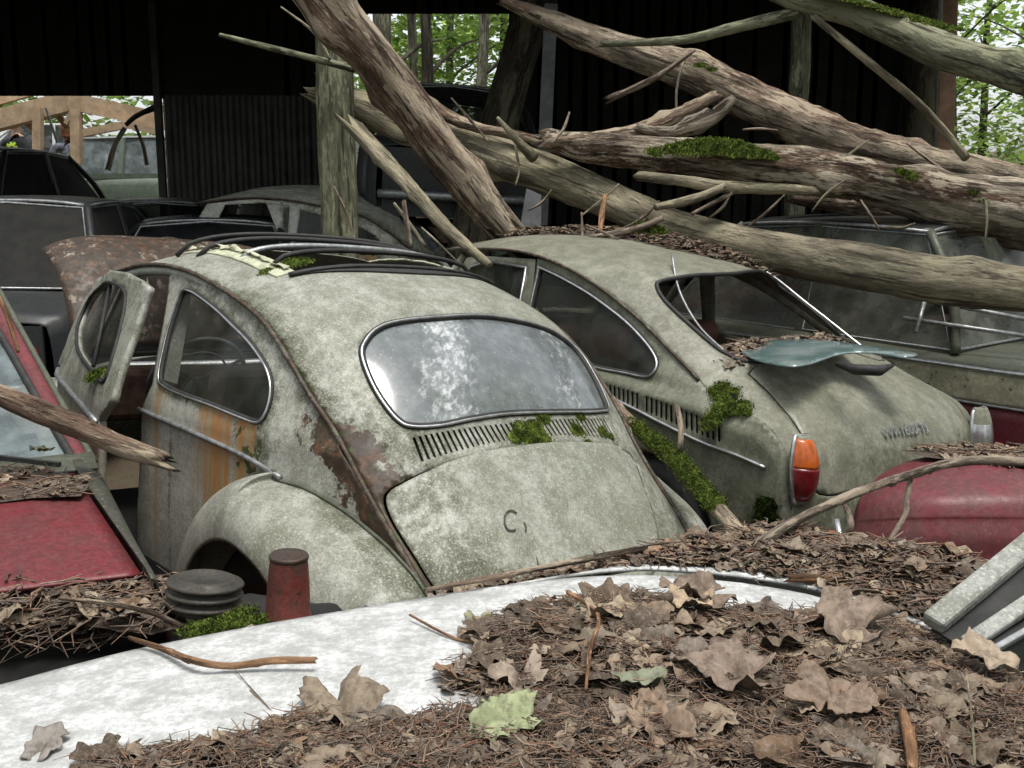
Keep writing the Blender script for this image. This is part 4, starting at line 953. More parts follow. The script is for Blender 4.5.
moss('moss_clump', 'moss tuft sitting on the open door just below its window', [(MBt @ (doorP_(1.03, 1.0, TH, .01)), MBt.to_3x3() @ Vector((-.1, .6, .8)), .035, .018), (MBt @ (doorP_(1.10, .99, TH, .01)), MBt.to_3x3() @ Vector((-.1, .6, .8)), .025, .012)], 900, .010, seed=6)
moss('moss_clump', 'green and brown moss cushion on the fastback shoulder above the flank louvres', mpatch(ttop, (.69, .9), [(728, 396, 9), (716, 392, 6), (740, 408, 8), (722, 410, 9), (712, 420, 8), (722, 388, 6), (746, 412, 5), (708, 425, 5)], .45), 4200, .014, seed=7)
moss('moss_clump', 'fluffy dark moss patch on the rear flank below the left tail lamp', mpatch(tsd, (-.5, .62), [(768, 508, 9), (763, 516, 8), (774, 520, 6), (761, 503, 5)], .25), 1600, .010, M['mossdark'], seed=8)
moss('moss_clump', 'round bright moss cushion beside the long log on the leafy roof', [(W(648, 233, 5.7), Vector((0, -.5, .8)), .075, .09), (W(637, 235, 5.7), Vector((-.3, -.5, .7)), .05, .05), (W(660, 234, 5.7), Vector((.3, -.5, .7)), .045, .045)], 2600, .022, seed=9)
mm_ = []
for i in range(26):
    f = .16+i/25*.62; k = f*(len(mlog)-1); a = int(k); p = mlog[a][0].lerp(mlog[a+1][0], k-a); r = mlog[a][1]
    mm_.append((p+Vector((-.3, -.45, .8)).normalized()*r*.8, Vector((-.25+.4*math.sin(i*2.1), -.6, .7)), r*1.15, r*.5))
moss('moss_clump', 'thick green moss sleeve on the branch between the two grey cars', mm_, 9000, .011, seed=10)
mm_ = []
for i, (x, y, r) in enumerate([(655, 150, 6), (675, 147, 8), (690, 145, 10), (705, 144, 11), (720, 145, 12), (735, 146, 11), (750, 149, 9), (765, 152, 6), (775, 155, 4)]): mm_.append((W(x, y+3, 6.08+.002*i), Vector((0, -.45, .9)), r*6.1/FPX*1.4, r*6.1/FPX*.8))
moss('moss_clump', 'long bright moss cushion along the top of the rough log', mm_, 6500, .022, seed=11)
mm_ = [(W(x, y, 5.72), Vector((0, -.6, .8)), r*5.7/FPX, r*5.7/FPX*.4) for x, y, r in ((985, 197, 9), (1000, 192, 9), (975, 190, 6), (1012, 200, 6), (910, 176, 7), (900, 172, 5))]
moss('moss_clump', 'moss patches on the thick right end of the rough log', mm_, 2600, .018, seed=12)
moss('moss_clump', 'thin moss film along the upper side of the smooth top right log', [(W(820+i*16, 1+i*4.6-9, 5.22-.02*i), Vector((.1, -.3, 1)), .07, .012) for i in range(9)], 5200, .016, seed=19)
moss('moss_clump', 'moss patch on the knotty red-brown log near its middle', [(W(x, y, 6.72), Vector((0, -.4, .9)), r*6.7/FPX, .02) for x, y, r in ((780, 104, 8), (792, 108, 9), (804, 113, 7), (700, 66, 6), (712, 70, 5))], 2200, .016, seed=20)

# ---------------------------------------------------------------- leaves and litter
PAL = [(.19, .14, .098), (.14, .104, .072), (.25, .195, .14), (.10, .075, .052), (.21, .17, .13), (.17, .142, .115), (.30, .24, .17), (.13, .095, .065), (.19, .12, .072), (.085, .062, .045)]
def leafgeo(rg, size, lobed=True, curl=None):
    big = size > .06; n = (70 if big else 30) if lobed else (40 if big else 16); cu = rg.uniform(-.4, .6) if curl is None else curl*.6; cv = rg.uniform(-.4, .5) if curl is None else curl*.4; off = rg.uniform(0, 99)
    V = []; asp = rg.uniform(.75, 1.0)
    def z(x, y): return size*(cu*x*x+cv*y*y+.17*noise.noise(Vector((x*2.2+off, y*2.2, off)))+.11*noise.noise(Vector((x*5+off, y*5, off)))+.07*noise.noise(Vector((x*13+off, y*13, off)))-.10*math.exp(-(x/.07)**2))
    def out(a):
        if lobed:
            l = abs(math.cos(2.5*(a-math.pi/2)*1.0))**.55; r = .55+.45*l*(1-.18*abs(math.sin((a-math.pi/2)/2))**2)
            r = r*(.9+.25*noise.noise(Vector((math.cos(a)*1.5+off, math.sin(a)*1.5, 1))))*(1+.12*noise.noise(Vector((math.cos(a)*5+off, math.sin(a)*5, 3)))+(.035*math.sin(a*23+off) if big else 0))
            if math.cos(a+math.pi/2) > .93: r *= .5
            return r
        return .62+.1*math.sin(a*7+off)+.38*abs(math.sin(a))**1.5
    ks = (0, .2, .38, .55, .72, .87, 1.) if big else (0, .35, .7, 1.)
    V.append(Vector((0, 0, z(0, 0))))
    for k in ks[1:]:
        for i in range(n):
            a = i/n*6.2832; r = out(a) if k == 1 else min(out(a), .62+.2*k)*1. ; r = r*k if k == 1 else r*k
            x, y = r*math.cos(a)*asp*.5, r*math.sin(a)*.5; V.append(Vector((x*size, y*size, z(x, y)+size*.012*math.cos(5*a)*k)))
    F = [(0, 1+i, 1+(i+1) % n) for i in range(n)]
    for k in range(len(ks)-2):
        for i in range(n): F.append((1+k*n+i, 1+(k+1)*n+i, 1+(k+1)*n+(i+1) % n, 1+k*n+(i+1) % n))
    return V, F
def place_leaf(b, rg, p, nv, size, lobed, tint, tilt=.5, curl=None):
    V, F = leafgeo(rg, size, lobed, curl); q = Vector((0, 0, 1)).rotation_difference((nv+Vector((rg.uniform(-1, 1), rg.uniform(-1, 1), 0))*tilt).normalized()).to_matrix() @ Matrix.Rotation(rg.random()*6.28, 3, 'Z')
    b.add([q @ v+p for v in V], F, tint)
def zW(rows, z): return [(WZ(x, y, z).x, WZ(x, y, z).y) for x, y in rows]
def litter(name, label, poly, zf, nleaf, ls, nneed, nl=(.03, .09), hump=.02, base=True, seed=1, lobes=.5, sp=.02, nr=(.0006, .0018), up=.012, small=.0):
    rg = random.Random(seed); b = MB()
    xs = [p[0] for p in poly]; ys = [p[1] for p in poly]; X0, X1, Y0, Y1 = min(xs), max(xs), min(ys), max(ys)
    def edge(x, y): return min(dist_poly(Vector((x, y, 0)), [Vector((a, c, 0)), Vector((d, e, 0))]) for (a, c), (d, e) in zip(poly, poly[1:]+poly[:1]))
    def H(x, y):
        e = min(1, edge(x, y)/(hump*3+.01)) if inpoly((x, y), poly) else 0
        return zf(x, y)+e*hump*(.55+.9*(noise.noise(Vector((x*6, y*6, seed)))+.5*noise.noise(Vector((x*17, y*17, seed)))))
    if base:
        r = delaunay_2d_cdt([Vector(p) for p in resamp(poly, sp)]+[Vector((X0+i*sp, Y0+j*sp)) for i in range(int((X1-X0)/sp)+1) for j in range(int((Y1-Y0)/sp)+1) if inpoly((X0+i*sp, Y0+j*sp), poly)], [], [], 0, 1e-6)
        FF = [tuple(f) for f in r[2] if inpoly((sum(r[0][i][0] for i in f)/3, sum(r[0][i][1] for i in f)/3), poly)]
        b.add([(v[0], v[1], H(v[0], v[1])) for v in r[0]], FF, (.07, .05, .038))
    def rnd():
        while 1:
            q = (rg.uniform(X0, X1), rg.uniform(Y0, Y1))
            if inpoly(q, poly): return q
    for i in range(nleaf):
        x, y = rnd(); s = rg.uniform(*ls); s = s*.55 if rg.random() < small else s
        t = rg.choice(PAL); k = rg.uniform(.7, 1.25); t = tuple(c*k for c in t)
        place_leaf(b, rg, Vector((x, y, H(x, y)+rg.uniform(0, up)+s*.06)), Vector((0, 0, 1)), s, rg.random() < lobes, t, .2)
    for i in range(nneed):
        x, y = rnd(); l = rg.uniform(*nl); a = rg.random()*6.28; e = rg.uniform(-.12, .16); d = Vector((math.cos(a)*math.cos(e), math.sin(a)*math.cos(e), math.sin(e)))
        p = Vector((x, y, H(x, y)+rg.uniform(.0, up*1.3)+.002)); r = rg.uniform(*nr); k = rg.uniform(.6, 1.3)
        t = rg.choice([(.19, .095, .058), (.14, .078, .05), (.22, .145, .10), (.11, .078, .06), (.27, .20, .145), (.16, .125, .10), (.08, .06, .048)]); t = tuple(c*k for c in t)
        m_ = p+d*l*.5+Vector((rg.uniform(-1, 1), rg.uniform(-1, 1), rg.uniform(-.5, .5)))*l*.18
        o = len(b.v); b.tube([p, m_, p+d*l], [r, r, r*.5], 4, cap=False); b.t += [t]*(len(b.v)-o)
    o = b.build(name, M['leaf'], None, True)
    tag(o, label, 'leaf litter', kind='stuff'); return o
# ---- white car whose front lid fills the bottom of the picture
wc = empty('white_car', 'white car in the foreground whose flat lid is half buried in dead leaves', 'car')
ZL = .95
edge_px = [(-140, 705), (-60, 695), (0, 684.5), (60, 668), (130, 650), (200, 636), (280, 621), (350, 609), (420, 597), (480, 587), (540, 580), (600, 576.5), (650, 576), (700, 579), (750, 584), (800, 592), (850, 605), (900, 624), (950, 645), (1000, 668), (1050, 692), (1110, 722)]
E2 = [tuple(WZ(x, y, ZL)[:2]) for x, y in edge_px]
E2s = smoothloop([(x, y) for x, y in E2], 3, False)
EV = [Vector((x, y, 0)) for x, y in E2s]
def lidz(x, y):
    d = dist_poly(Vector((x, y, 0)), EV); return ZL+.022*min(1, d/.35)**.6+.004*noise.noise(Vector((x*3, y*3, 0)))
lo = E2s+[(.85, .35), (-.85, .35)]
bl = surf('bonnet', lo, [], .022, lambda x, y: (x, y, lidz(x, y)), M['white'], wc, .012, flip=Vector((0, 0, 1)))
bl['label'] = 'flat white lid streaked with grime'
MB().tube([Vector((x, y+.004, ZL-.018)) for x, y in E2s], .007, 6).build('rubber_strip', M['rubber'], wc, True)
fl = [tuple(WZ(x, y, .93)[:2]) for x, y in [(365, 610), (430, 599), (480, 590), (540, 583), (600, 580), (650, 579), (700, 582), (750, 588), (800, 596), (850, 609), (900, 628), (950, 650), (1000, 673), (1060, 700), (1150, 650), (1050, 590), (1000, 575), (900, 550), (840, 540), (740, 531), (640, 551), (560, 565), (470, 581), (400, 598)]]
cF = Vector((sum(p[0] for p in fl)/len(fl), sum(p[1] for p in fl)/len(fl), 0)); flV = [Vector((a, c, 0)) for a, c in fl[14:]]
def fenz(x, y): d = dist_poly(Vector((x, y, 0)), flV); return .938-.05*(1-min(1, d/.12))**2
surf('front_wing', fl, [], .03, lambda x, y: (x, y, fenz(x, y)+.012), M['white'], wc, .006, flip=Vector((0, 0, 1)))
# skirt down from the outer edge of wing and lid
sk_ = [Vector((x, y, 0)) for x, y in E2[:8]]+[Vector((a, c, 0)) for a, c in fl[23:13:-1]]
V = []; F = []
for p in sk_: V += [(p.x, p.y-.012, .90 if len(V) < 16 else .86), (p.x, p.y+.02, .70), (p.x, p.y-.02, .22)]
for i in range(len(sk_)-1):
    for k in (0, 1): F.append((i*3+k, i*3+3+k, i*3+4+k, i*3+1+k))
solid(mesh('side_panel', V, F, M['white'], wc), .006)
MB().box((0, .75, .35), (1.5, .9, .25)).build('underbody', M['dark'], wc)
# windscreen frame of the white car on the right: three bars and dark glass
def bar(name, a, c, r, mat, par, flat=1.): return MB().tube([a, a.lerp(c, .5), c], r, 12, flat=flat).build(name, mat, par, True)
wf = empty('window_frame', 'detached grey window frame of three parallel bars with dark glass at the right edge', 'window frame')
A0, A1 = W(932, 624, 1.28), W(1130, 462, 1.55); B0, B1 = W(966, 645, 1.24), W(1150, 522, 1.46); C0, C1 = W(985, 655, 1.22), W(1150, 560, 1.40); D0, D1 = W(1000, 672, 1.20), W(1180, 650, 1.30)
M['frame'] = paint('lichened_frame_paint', (.34, .35, .33), (.15, .15, .12), .8, (.15, .16, .11), .5, .8, .5, gloss=.4)
nf = (A1-A0).cross(D0-A0).normalized(); nf = nf if nf.z > 0 else -nf
def bar(name, a, c, w, h, mat, par): return bevel(MB().beam(a, c, w, h, nf).build(name, mat, par), min(w, h)*.25)
bar('outer_bar', A0, A1, .032, .022, M['frame'], wf); bar('middle_bar', B0, B1, .022, .014, M['frame'], wf); bar('inner_strip', C0, C1, .009, .010, M['alu'], wf)
nv = (A1-A0).cross(D0-A0).normalized(); nv = nv if nv.z > 0 else -nv; og = -nv*.012
solid(mesh('backing_strip', [A0+og, A1+og, C1+og, C0+og], [(0, 1, 2, 3)], M['rubber'], wf, False), .004)
solid(mesh('glass', [C0+og, C1+og, D1+og, D0+og], [(0, 1, 2, 3)], M['farglass'], wf, False), .004)
# ---- litter on and beyond the white lid
fg_px = [(70, 800), (85, 768), (150, 757), (215, 750), (262, 738), (290, 715), (335, 722), (380, 730), (430, 716), (478, 712), (494, 700), (452, 690), (448, 668), (492, 655), (470, 640), (486, 622), (530, 607), (590, 597), (640, 592), (690, 606), (740, 607), (790, 612), (822, 608), (842, 603), (895, 615), (950, 640), (1010, 670), (1100, 735), (1100, 830), (70, 830)]
fgp = [tuple(WZ(x, y, ZL+.02)[:2]) for x, y in fg_px]
litter('leaf_litter', 'brown leaves, twigs and needles piled on the white foreground lid', fgp, lidz, 1050, (.02, .10), 15000, (.006, .045), .022, True, 5, .45, .010, (.0004, .0011), .010, .75)
bg_px = [(425, 600), (470, 583), (520, 572), (560, 563), (600, 557), (650, 548), (700, 541), (740, 534), (790, 532), (840, 540), (900, 550), (960, 566), (1040, 588), (1060, 690), (1000, 668), (950, 645), (900, 624), (850, 606), (800, 592), (750, 584), (700, 578), (650, 575), (600, 576), (540, 579), (480, 588)]
bgp = [tuple(WZ(x, y, .93)[:2]) for x, y in bg_px]
litter('leaf_litter', 'band of crumbled leaves, bark and twigs between the white lid and the red car', bgp, lambda x, y: fenz(x, y)+.006, 2600, (.015, .06), 4200, (.008, .055), .035, True, 6, .4, .016, (.0006, .002), .014, .5)
# hero leaves and twigs on the white lid
def one_leaf(px, py, size, tint, label, lobed=True, curl=.25, seed=0, z=None, tilt=.25, name='dead_leaf', cat='leaf', up=.012):
    rg = random.Random(seed); b = MB(); p = WZ(px, py, ZL+.03) if z is None else WZ(px, py, z)
    p = Vector((p.x, p.y, (lidz(p.x, p.y) if z is None else p.z)+up*.8)); place_leaf(b, rg, p, Vector((0, -.1, 1)), size, lobed, tint, tilt*.45, curl)
    o = b.build(name, M['leaf'], None, True); solid(o, .0006, 0); tag(o, label, cat); return o
one_leaf(340, 705, .15, (.22, .175, .125), 'large tan leaf lying flat at the left end of the leaf pile', True, .15, 41, up=.02)
one_leaf(505, 738, .10, (.30, .34, .19), 'large pale green lobed leaf near the bottom centre', True, .15, 8, up=.034)
one_leaf(45, 738, .065, (.24, .22, .20), 'small grey curled leaf alone on the white lid at bottom left', False, .8, 11, up=.008)
one_leaf(640, 695, .065, (.20, .22, .15), 'folded grey-green leaf in the middle of the leaf pile', False, .9, 14, up=.035)
one_leaf(478, 613, .065, (.28, .29, .18), 'small olive leaf on the white lid near its far edge', True, .2, 15, up=.008)
one_leaf(585, 615, .05, (.33, .38, .26), 'small pale green leaf at the far margin of the leaf pile', False, .2, 16, up=.03)
one_leaf(520, 683, .085, (.30, .24, .19), 'curled grey-tan leaf above the pale green lobed leaf', True, .8, 18, up=.03)
one_leaf(690, 615, .085, (.42, .32, .22), 'cream-tan curled leaf on the ridge of the leaf pile', True, .7, 19, up=.05)
one_leaf(700, 605, .13, (.20, .15, .115), 'broad brown leaf standing behind the cream-tan curled leaf', True, .3, 20, up=.055, tilt=.5)
one_leaf(845, 640, .15, (.24, .18, .14), 'broad grey-brown leaf lying across the right of the leaf pile', True, .3, 21, up=.06)
one_leaf(730, 690, .14, (.22, .165, .13), 'wide mauve-brown leaf right of the folded grey-green leaf', True, .3, 22, up=.05)
one_leaf(985, 672, .08, (.34, .27, .20), 'rolled tan leaf beside the foot of the window frame', False, 1.2, 23, up=.05)
one_leaf(560, 655, .09, (.19, .14, .10), 'flat brown leaf at the edge of the bare white patch', True, .2, 24, up=.03)
one_leaf(830, 720, .12, (.21, .15, .11), 'torn brown leaf low on the right of the pile', True, .5, 25, up=.05)
one_leaf(660, 742, .11, (.24, .17, .12), 'warm brown leaf at the bottom right of centre', True, .4, 26, up=.045)
def twigz(pts, z, r, mat, label, seed, name='twig', cat='twig'):
    rows = [(WZ(x, y, zz), r*k) for (x, y, k), zz in zip(pts, z if isinstance(z, (list, tuple)) else [z]*len(pts))]
    return logm(name, rows, mat, label, cat, 8, .15, (1, 1), seed=seed, step=.006, knots=5)
twigz([(130, 638, .6), (160, 648, .9), (195, 661, 1), (230, 666, 1), (270, 661, 1), (314, 660, .9)], [ZL+.012, ZL+.016, ZL+.03, ZL+.024, ZL+.03, ZL+.033], .0048, M['bark_red'], 'orange-brown forked twig lying on the bare white lid', 71)
twigz([(410, 615, .8), (460, 640, 1), (500, 640, .9)], ZL+.02, .0022, M['bark_red'], 'thin twig at the edge of the pile on the white lid', 72)
twigz([(568, 592, 1), (598, 615, 1), (590, 650, .9), (586, 690, .6)], ZL+.06, .003, M['bark_red'], 'angular reddish twig standing in the leaf pile', 73)
twigz([(903, 712, .8), (910, 740, 1.2), (913, 770, 1.1)], ZL+.06, .005, M['bark_red'], 'dark red-brown stalk stump at the bottom right', 74)
twigz([(966, 672, .7), (972, 720, .8), (975, 765, .8)], ZL+.07, .0016, M['bark_pale'], 'straw-coloured stalk near the right bottom edge', 75)
twigz([(252, 745, .8), (272, 715, .8), (300, 730, .5)], ZL+.03, .0022, M['bark_stick'], 'thin dark twig beside the large tan leaf', 76)
twigz([(250, 690, .5), (275, 715, .7), (235, 670, .4)], ZL+.02, .0013, M['bark_stick'], 'hair-thin twig on the lid above the large tan leaf', 77)
twigz([(425, 590, .6), (500, 576, .9), (570, 562, 1), (640, 549, 1), (700, 541, 1), (745, 541, .9)], .965, .0055, M['bark_brown'], 'long dark branch lying along the litter band beyond the white lid', 78, 'fallen_branch', 'branch')
twigz([(735, 560, 1.1), (765, 540, 1), (796, 521, 1), (856, 493, 1), (912, 474, 1.05), (963, 461, 1.1), (1030, 461, 1.2), (1100, 455, 1.2)], [.95, .98, 1.0, 1.01, 1.0, .99, .98, .98], .0095, M['bark_stick'], 'long grey branch arching over the litter and the right red bonnet', 79, 'fallen_branch', 'branch')
twigz([(911, 476, 1), (907, 500, .9), (905, 515, 1), (886, 546, .6)], [.99, .96, .95, .92], .006, M['bark_stick'], 'side twig hanging from the long grey branch over the red flank', 80)
twigz([(843, 500, .8), (851, 523, 1), (846, 540, .9), (835, 572, .8)], [1.0, .99, .96, .94], .006, M['bark_stick'], 'forked twig below the long grey branch left of the red flank', 81)
twigz([(745, 560, .7), (780, 545, 1), (815, 527, 1.3)], .965, .008, M['bark_stick'], 'stubby grey stick lying under the start of the long grey branch', 82)
twigz([(790, 578, 1), (840, 579, 1.1), (870, 577, .8)], .96, .007, M['bark_red'], 'reddish bark stick lying in the litter band', 83)
twigz([(930, 578, .8), (940, 600, .9)], .96, .003, M['bark_pale'], 'pale short stick near the foot of the window frame', 84)
twigz([(1000, 612, .9), (980, 594, 1.1), (950, 588, 1)], .955, .012, M['bark_pale'], 'short thick grey-white stick by the top bar of the window frame', 85)
M['fwing'] = paint('soot_stained_wing', (.055, .055, .045), (.10, .095, .07), .6, (.05, .055, .035), .5, .2, .6, rust=.08)
# ---- left red car, facing the camera
A = WZ(152, 575, .80); B = WZ(88, 447, .86); fx = (A-B); fx.z = 0; fx.normalize(); ly = Vector((-fx.y, fx.x, 0)); 
MR = Matrix(((fx.x, ly.x, 0, A.x), (fx.y, ly.y, 0, A.y), (0, 0, 1, 0), (0, 0, 0, 1)))
rc = empty('red_car', 'faded red car at the left edge, a broken branch lying across its windscreen', 'car', MR)
MRi = MR.inverted()
def RL(px, py, z): return MRi @ WZ(px, py, z)
h0 = RL(75, 475, .86); h1 = RL(143, 580, .80); hx0, hy0 = h0.x, h0.y; hx1, hy1 = h1.x, h1.y
print('red', h0, h1)
def hoodR(u, v):
    x = hx0-.02+(hx1-hx0)*v; y = (hy0+(hy1-hy0)*v)-1.25*u; return (x, y, .862-.055*v+.02*math.sin(math.pi*u)-.006*math.exp(-((v-.12)/.02)**2))
grid('bonnet', hoodR, 40, 30, M['red'], rc, .006)
fw_ = [RL(152, 575, .80), RL(120, 508, .83), RL(88, 447, .86), RL(62, 405, .885)]
e_ = [(p.x, p.y) for p in fw_]
def fenR(u, v):
    x = hx0-.10+(hx1-hx0+.16)*v; yi = lin([(hx0, hy0), (hx1, hy1)], x)+.006; yo = lin(sorted(e_), x); y = yi+(yo-yi)*u; return (x, y, .872-.055*v-.045*u**3)
grid('front_wing', fenR, 20, 30, M['fwing'], rc, .006)
def sideR(u, v):
    x = -1.9+(hx1+1.95)*v; yo = lin(sorted(e_), x) if x > e_[-1][0] else e_[-1][1]; zt = .872-.055*max(0, (x-hx0)/(hx1-hx0))-.05; return (x, yo+.025*math.sin(u*3), zt-(zt-.25)*u)
grid('side_panel', sideR, 12, 30, M['red'], rc, .006)
ws0 = RL(70, 462, .875); ws0 = Vector((ws0.x, ws0.y, .875)); 
def PR(px, py, d): return MRi @ W(px, py, d)
p0 = PR(78, 468, 2.66); p1 = PR(35, 395, 2.95); p2 = PR(2, 338, 3.2); p3 = PR(-30, 290, 3.4)
q0 = PR(92, 462, 2.70); q1 = PR(55, 395, 2.97); q2 = PR(22, 335, 3.22); q3 = PR(-4, 288, 3.42)
mesh_p = grid('windscreen_pillar', lambda u, v: tuple(Vector(cr([tuple(p0), tuple(p1), tuple(p2), tuple(p3)], v*3)).lerp(Vector(cr([tuple(q0), tuple(q1), tuple(q2), tuple(q3)], v*3)), u)+Vector((0, 0, .012*math.sin(u*math.pi)))), 8, 24, M['red'], rc, .03)
MB().tube([Vector(p) for p in smoothloop([tuple(p0), tuple(p1), tuple(p2), tuple(p3)], 5, False)], .012, 8).build('window_seal', M['rubber'], rc, True)
MB().tube([Vector(p)+Vector((0, .005, 0)) for p in smoothloop([tuple(q0), tuple(q1), tuple(q2), tuple(q3)], 5, False)], .010, 8).build('roof_gutter', M['olive'], rc, True)
dn = Vector((0, -1.22, 0))
V = [p0+dn, p0+Vector((-.01, -.01, 0)), p1+Vector((-.01, -.01, 0)), p2+Vector((-.01, -.01, 0)), p3, p3+dn*.9, p2+dn*.93, p1+dn*.96]
mesh('windscreen', V, [(0, 1, 2, 7), (7, 2, 3, 6), (6, 3, 4, 5)], M['paleglass'], rc, False)
mesh('windscreen_pillar', [p0+dn, p3+dn*.9, p3+dn*.95+Vector((0, -.05, 0)), p0+dn+Vector((0, -.06, 0))], [(0, 1, 2, 3)], M['red'], rc, False)
grid('roof', lambda u, v: (p3.x-.02-1.2*v, p3.y+.05-1.2*u, p3.z+.01+.05*math.sin(u*math.pi)-.04*v*v), 20, 14, M['red'], rc, .006)
grid('scuttle', lambda u, v: (hx0-.02-.14*v, hy0+.06-1.34*u, .862+.014*v), 20, 5, M['olive'], rc, .006)
MB().box((-1.1, -.72, .45), (1.9, 1.3, .5)).build('underbody', M['dark'], rc)
MB().box((hx1+.0, hy1-.62, .50), (.06, 1.3, .50)).build('front_panel', M['dark'], rc)
MB().beam(PR(-60, 452, 2.66), PR(60, 466, 2.60), .012, .02).build('wiper', M['rubber'], rc)
# tray with engine parts in front of the red bonnet
def tz(rows, z): return [tuple(WZ(x, y, z)[:2]) for x, y in rows]
tr_ = tz([(-80, 640), (0, 628), (80, 620), (160, 607), (250, 590), (330, 596), (350, 618), (250, 640), (120, 662), (0, 690), (-90, 705)], .70)
eng = surf('engine_tray', tr_, [], .04, lambda x, y: tuple(MRi @ Vector((x, y, .69+.02*noise.noise(Vector((x*8, y*8, 0)))))), M['dark'], rc, .02)
litter('leaf_litter', 'dead leaves and thin twigs heaped in front of the left red bonnet', tz([(-80, 590), (0, 577), (70, 580), (110, 585), (150, 578), (172, 575), (178, 600), (190, 612), (150, 622), (100, 615), (60, 612), (0, 620), (-80, 630)], .79), lambda x, y: .765, 260, (.03, .075), 420, (.03, .12), .05, True, 12, .5, .02, (.0008, .0025), .03, .3)
litter('leaf_litter', 'leaves and dirt gathered at the foot of the left red car windscreen', tz([(-60, 462), (0, 458), (60, 466), (92, 474), (80, 488), (30, 490), (0, 494), (-60, 498)], .88), lambda x, y: .860, 60, (.02, .05), 160, (.02, .1), .012, True, 13, .4, .02, (.0008, .002), .012)
one_leaf(42, 452, .085, (.17, .18, .11), 'large olive leaf standing on the scuttle of the left red car', False, .3, 31, z=.93, tilt=.6)
litter('twig_tangle', 'dry roots and stalks hanging over the dark gap at the left edge', tz([(0, 630), (60, 622), (150, 612), (180, 620), (120, 642), (0, 655)], .72), lambda x, y: .715, 60, (.02, .05), 260, (.05, .14), .03, False, 14, .4, .02, (.0008, .002), .05)
logm('twig', [(WZ(60, 598, .83), .004), (WZ(110, 604, .84), .005), (WZ(150, 612, .83), .005), (WZ(182, 626, .82), .004)], M['bark_brown'], 'brown stick lying on the heap before the left red bonnet', 'twig', 8, .15, seed=90, step=.01)
logm('twig', [(WZ(190, 648, .80), .004), (WZ(225, 640, .80), .005), (WZ(252, 627, .80), .006)], M['bark_pale'], 'pale stick stub below the moss by the red can', 'twig', 8, .15, seed=91, step=.01)
# filter housing: stacked black rings
fp = WZ(203, 610, .775); ms = Matrix.Translation(fp) @ Matrix.Rotation(R_(-5), 4, 'X') @ Matrix.Rotation(R_(6), 4, 'Y')
prof = [(0.001, 0), (.058, 0), (.064, .006)]
for k in range(3): z = .008+k*.019; prof += [(.060, z), (.071, z+.004), (.074, z+.008), (.071, z+.012), (.060, z+.014)]
prof += [(.058, .064), (.050, .067), (.046, .062), (.001, .060)]
fh = MB().lathe(prof, 40, ms).build('air_filter_housing', M['dusty'], None, True)
tag(fh, 'ribbed black round filter housing beside the front wheel arch of litter', 'filter housing'); fh['label'] = 'ribbed black round filter housing standing left of the red can'
# red can
cp = WZ(288, 618, .745); mc = Matrix.Translation(cp) @ Matrix.Rotation(R_(3), 4, 'Y')
M['can'] = paint('rusty_red_can', (.20, .035, .03), (.06, .045, .04), .7, (.05, .06, .04), .4, .05, .5, rust=.12, sc_=2.2)
can = empty('rusty_can', 'tapered rusty red can standing upright in front of the round fender', 'can')
MB().lathe([(.001, 0), (.044, 0), (.0455, .004), (.0455, .010), (.0435, .013), (.0405, .075), (.0365, .122)], 40, mc).build('can_body', M['can'], can, True)
MB().lathe([(.0365, .122), (.038, .124), (.0385, .129), (.036, .132), (.030, .130), (.001, .129)], 40, mc).build('lid', M['capdark'], can, True)
moss('moss_clump', 'bright green moss cushion between the black housing and the red can', [(WZ(200, 634, .765), Vector((0, -.3, 1)), .028, .012), (WZ(218, 628, .77), Vector((0, -.3, 1)), .035, .018), (WZ(238, 621, .775), Vector((0, -.3, 1)), .032, .020), (WZ(255, 625, .765), Vector((0, -.3, 1)), .022, .01), (WZ(235, 634, .76), Vector((0, -.3, 1)), .03, .01)], 5200, .011, seed=15)
# ---- right red car
rr_ = empty('red_car', 'dusty red car nose at the right edge with a branch and leaves on top', 'car')
secR = [(.05, .30), (.0, .46), (-.015, .60), (-.005, .70), (.0, .745), (.018, .785), (.022, .80), (.05, .838), (.12, .862), (.22, .876), (.34, .872), (.48, .846), (.66, .80), (.85, .74), (1.0, .66), (1.05, .5), (1.05, .30)]
def redR(u, v):
    dy, z = cr(secR, v*(len(secR)-1)); x = .80+1.9*u; k = min(1, (x-.80)/.34); e = (1-(1-k)**2.2)**(1/2.2)
    Y = 2.40-.06*u+.55+(dy-.55)*(.62+.38*e); zz = .30+(z-.30)*(.84+.16*e)
    xx = x-.0; 
    return (xx+(.10+.42*dy)*(1-u), Y, zz)
grid('bonnet', lambda u, v: redR(u**1.6, v), 70, 70, M['red_right'], rr_, .006)
def capR(u, v):
    dy, z = cr(secR, u*(len(secR)-1)); a = redR(0, u); c = (1.05, 2.95, .58); k = v
    return (a[0]+(c[0]-a[0])*k-.02*math.sin(k*1.57), a[1]+(c[1]-a[1])*k, a[2]+(c[2]-a[2])*k)
grid('nose_panel', capR, 50, 8, M['red_right'], rr_, .004)
MB().tube([W(836, 520, 2.45), W(840, 535, 2.42), W(846, 552, 2.40)], .008, 8).build('chrome_trim', M['chrome'], rr_, True)
MB().lathe([(.001, .02), (.014, .018), (.022, .008), (.024, 0)], 20, Matrix.Translation(W(833, 540, 2.47)) @ Matrix.Rotation(R_(80), 4, 'X')).build('side_lamp', M['amber'], rr_, True)
litter('leaf_litter', 'thin carpet of leaves on top of the right red bonnet', [(1.12, 2.84), (1.12, 2.70), (1.3, 2.57), (1.8, 2.55), (2.4, 2.6), (2.4, 2.9), (1.3, 2.92)], lambda x, y: lin([(2.4, .84), (2.56, .868), (2.66, .876), (2.78, .868), (2.9, .842)], y+.06*(x-.8)/1.9), 300, (.03, .06), 700, (.02, .09), .008, True, 16, .4, .03, (.0008, .002), .01)
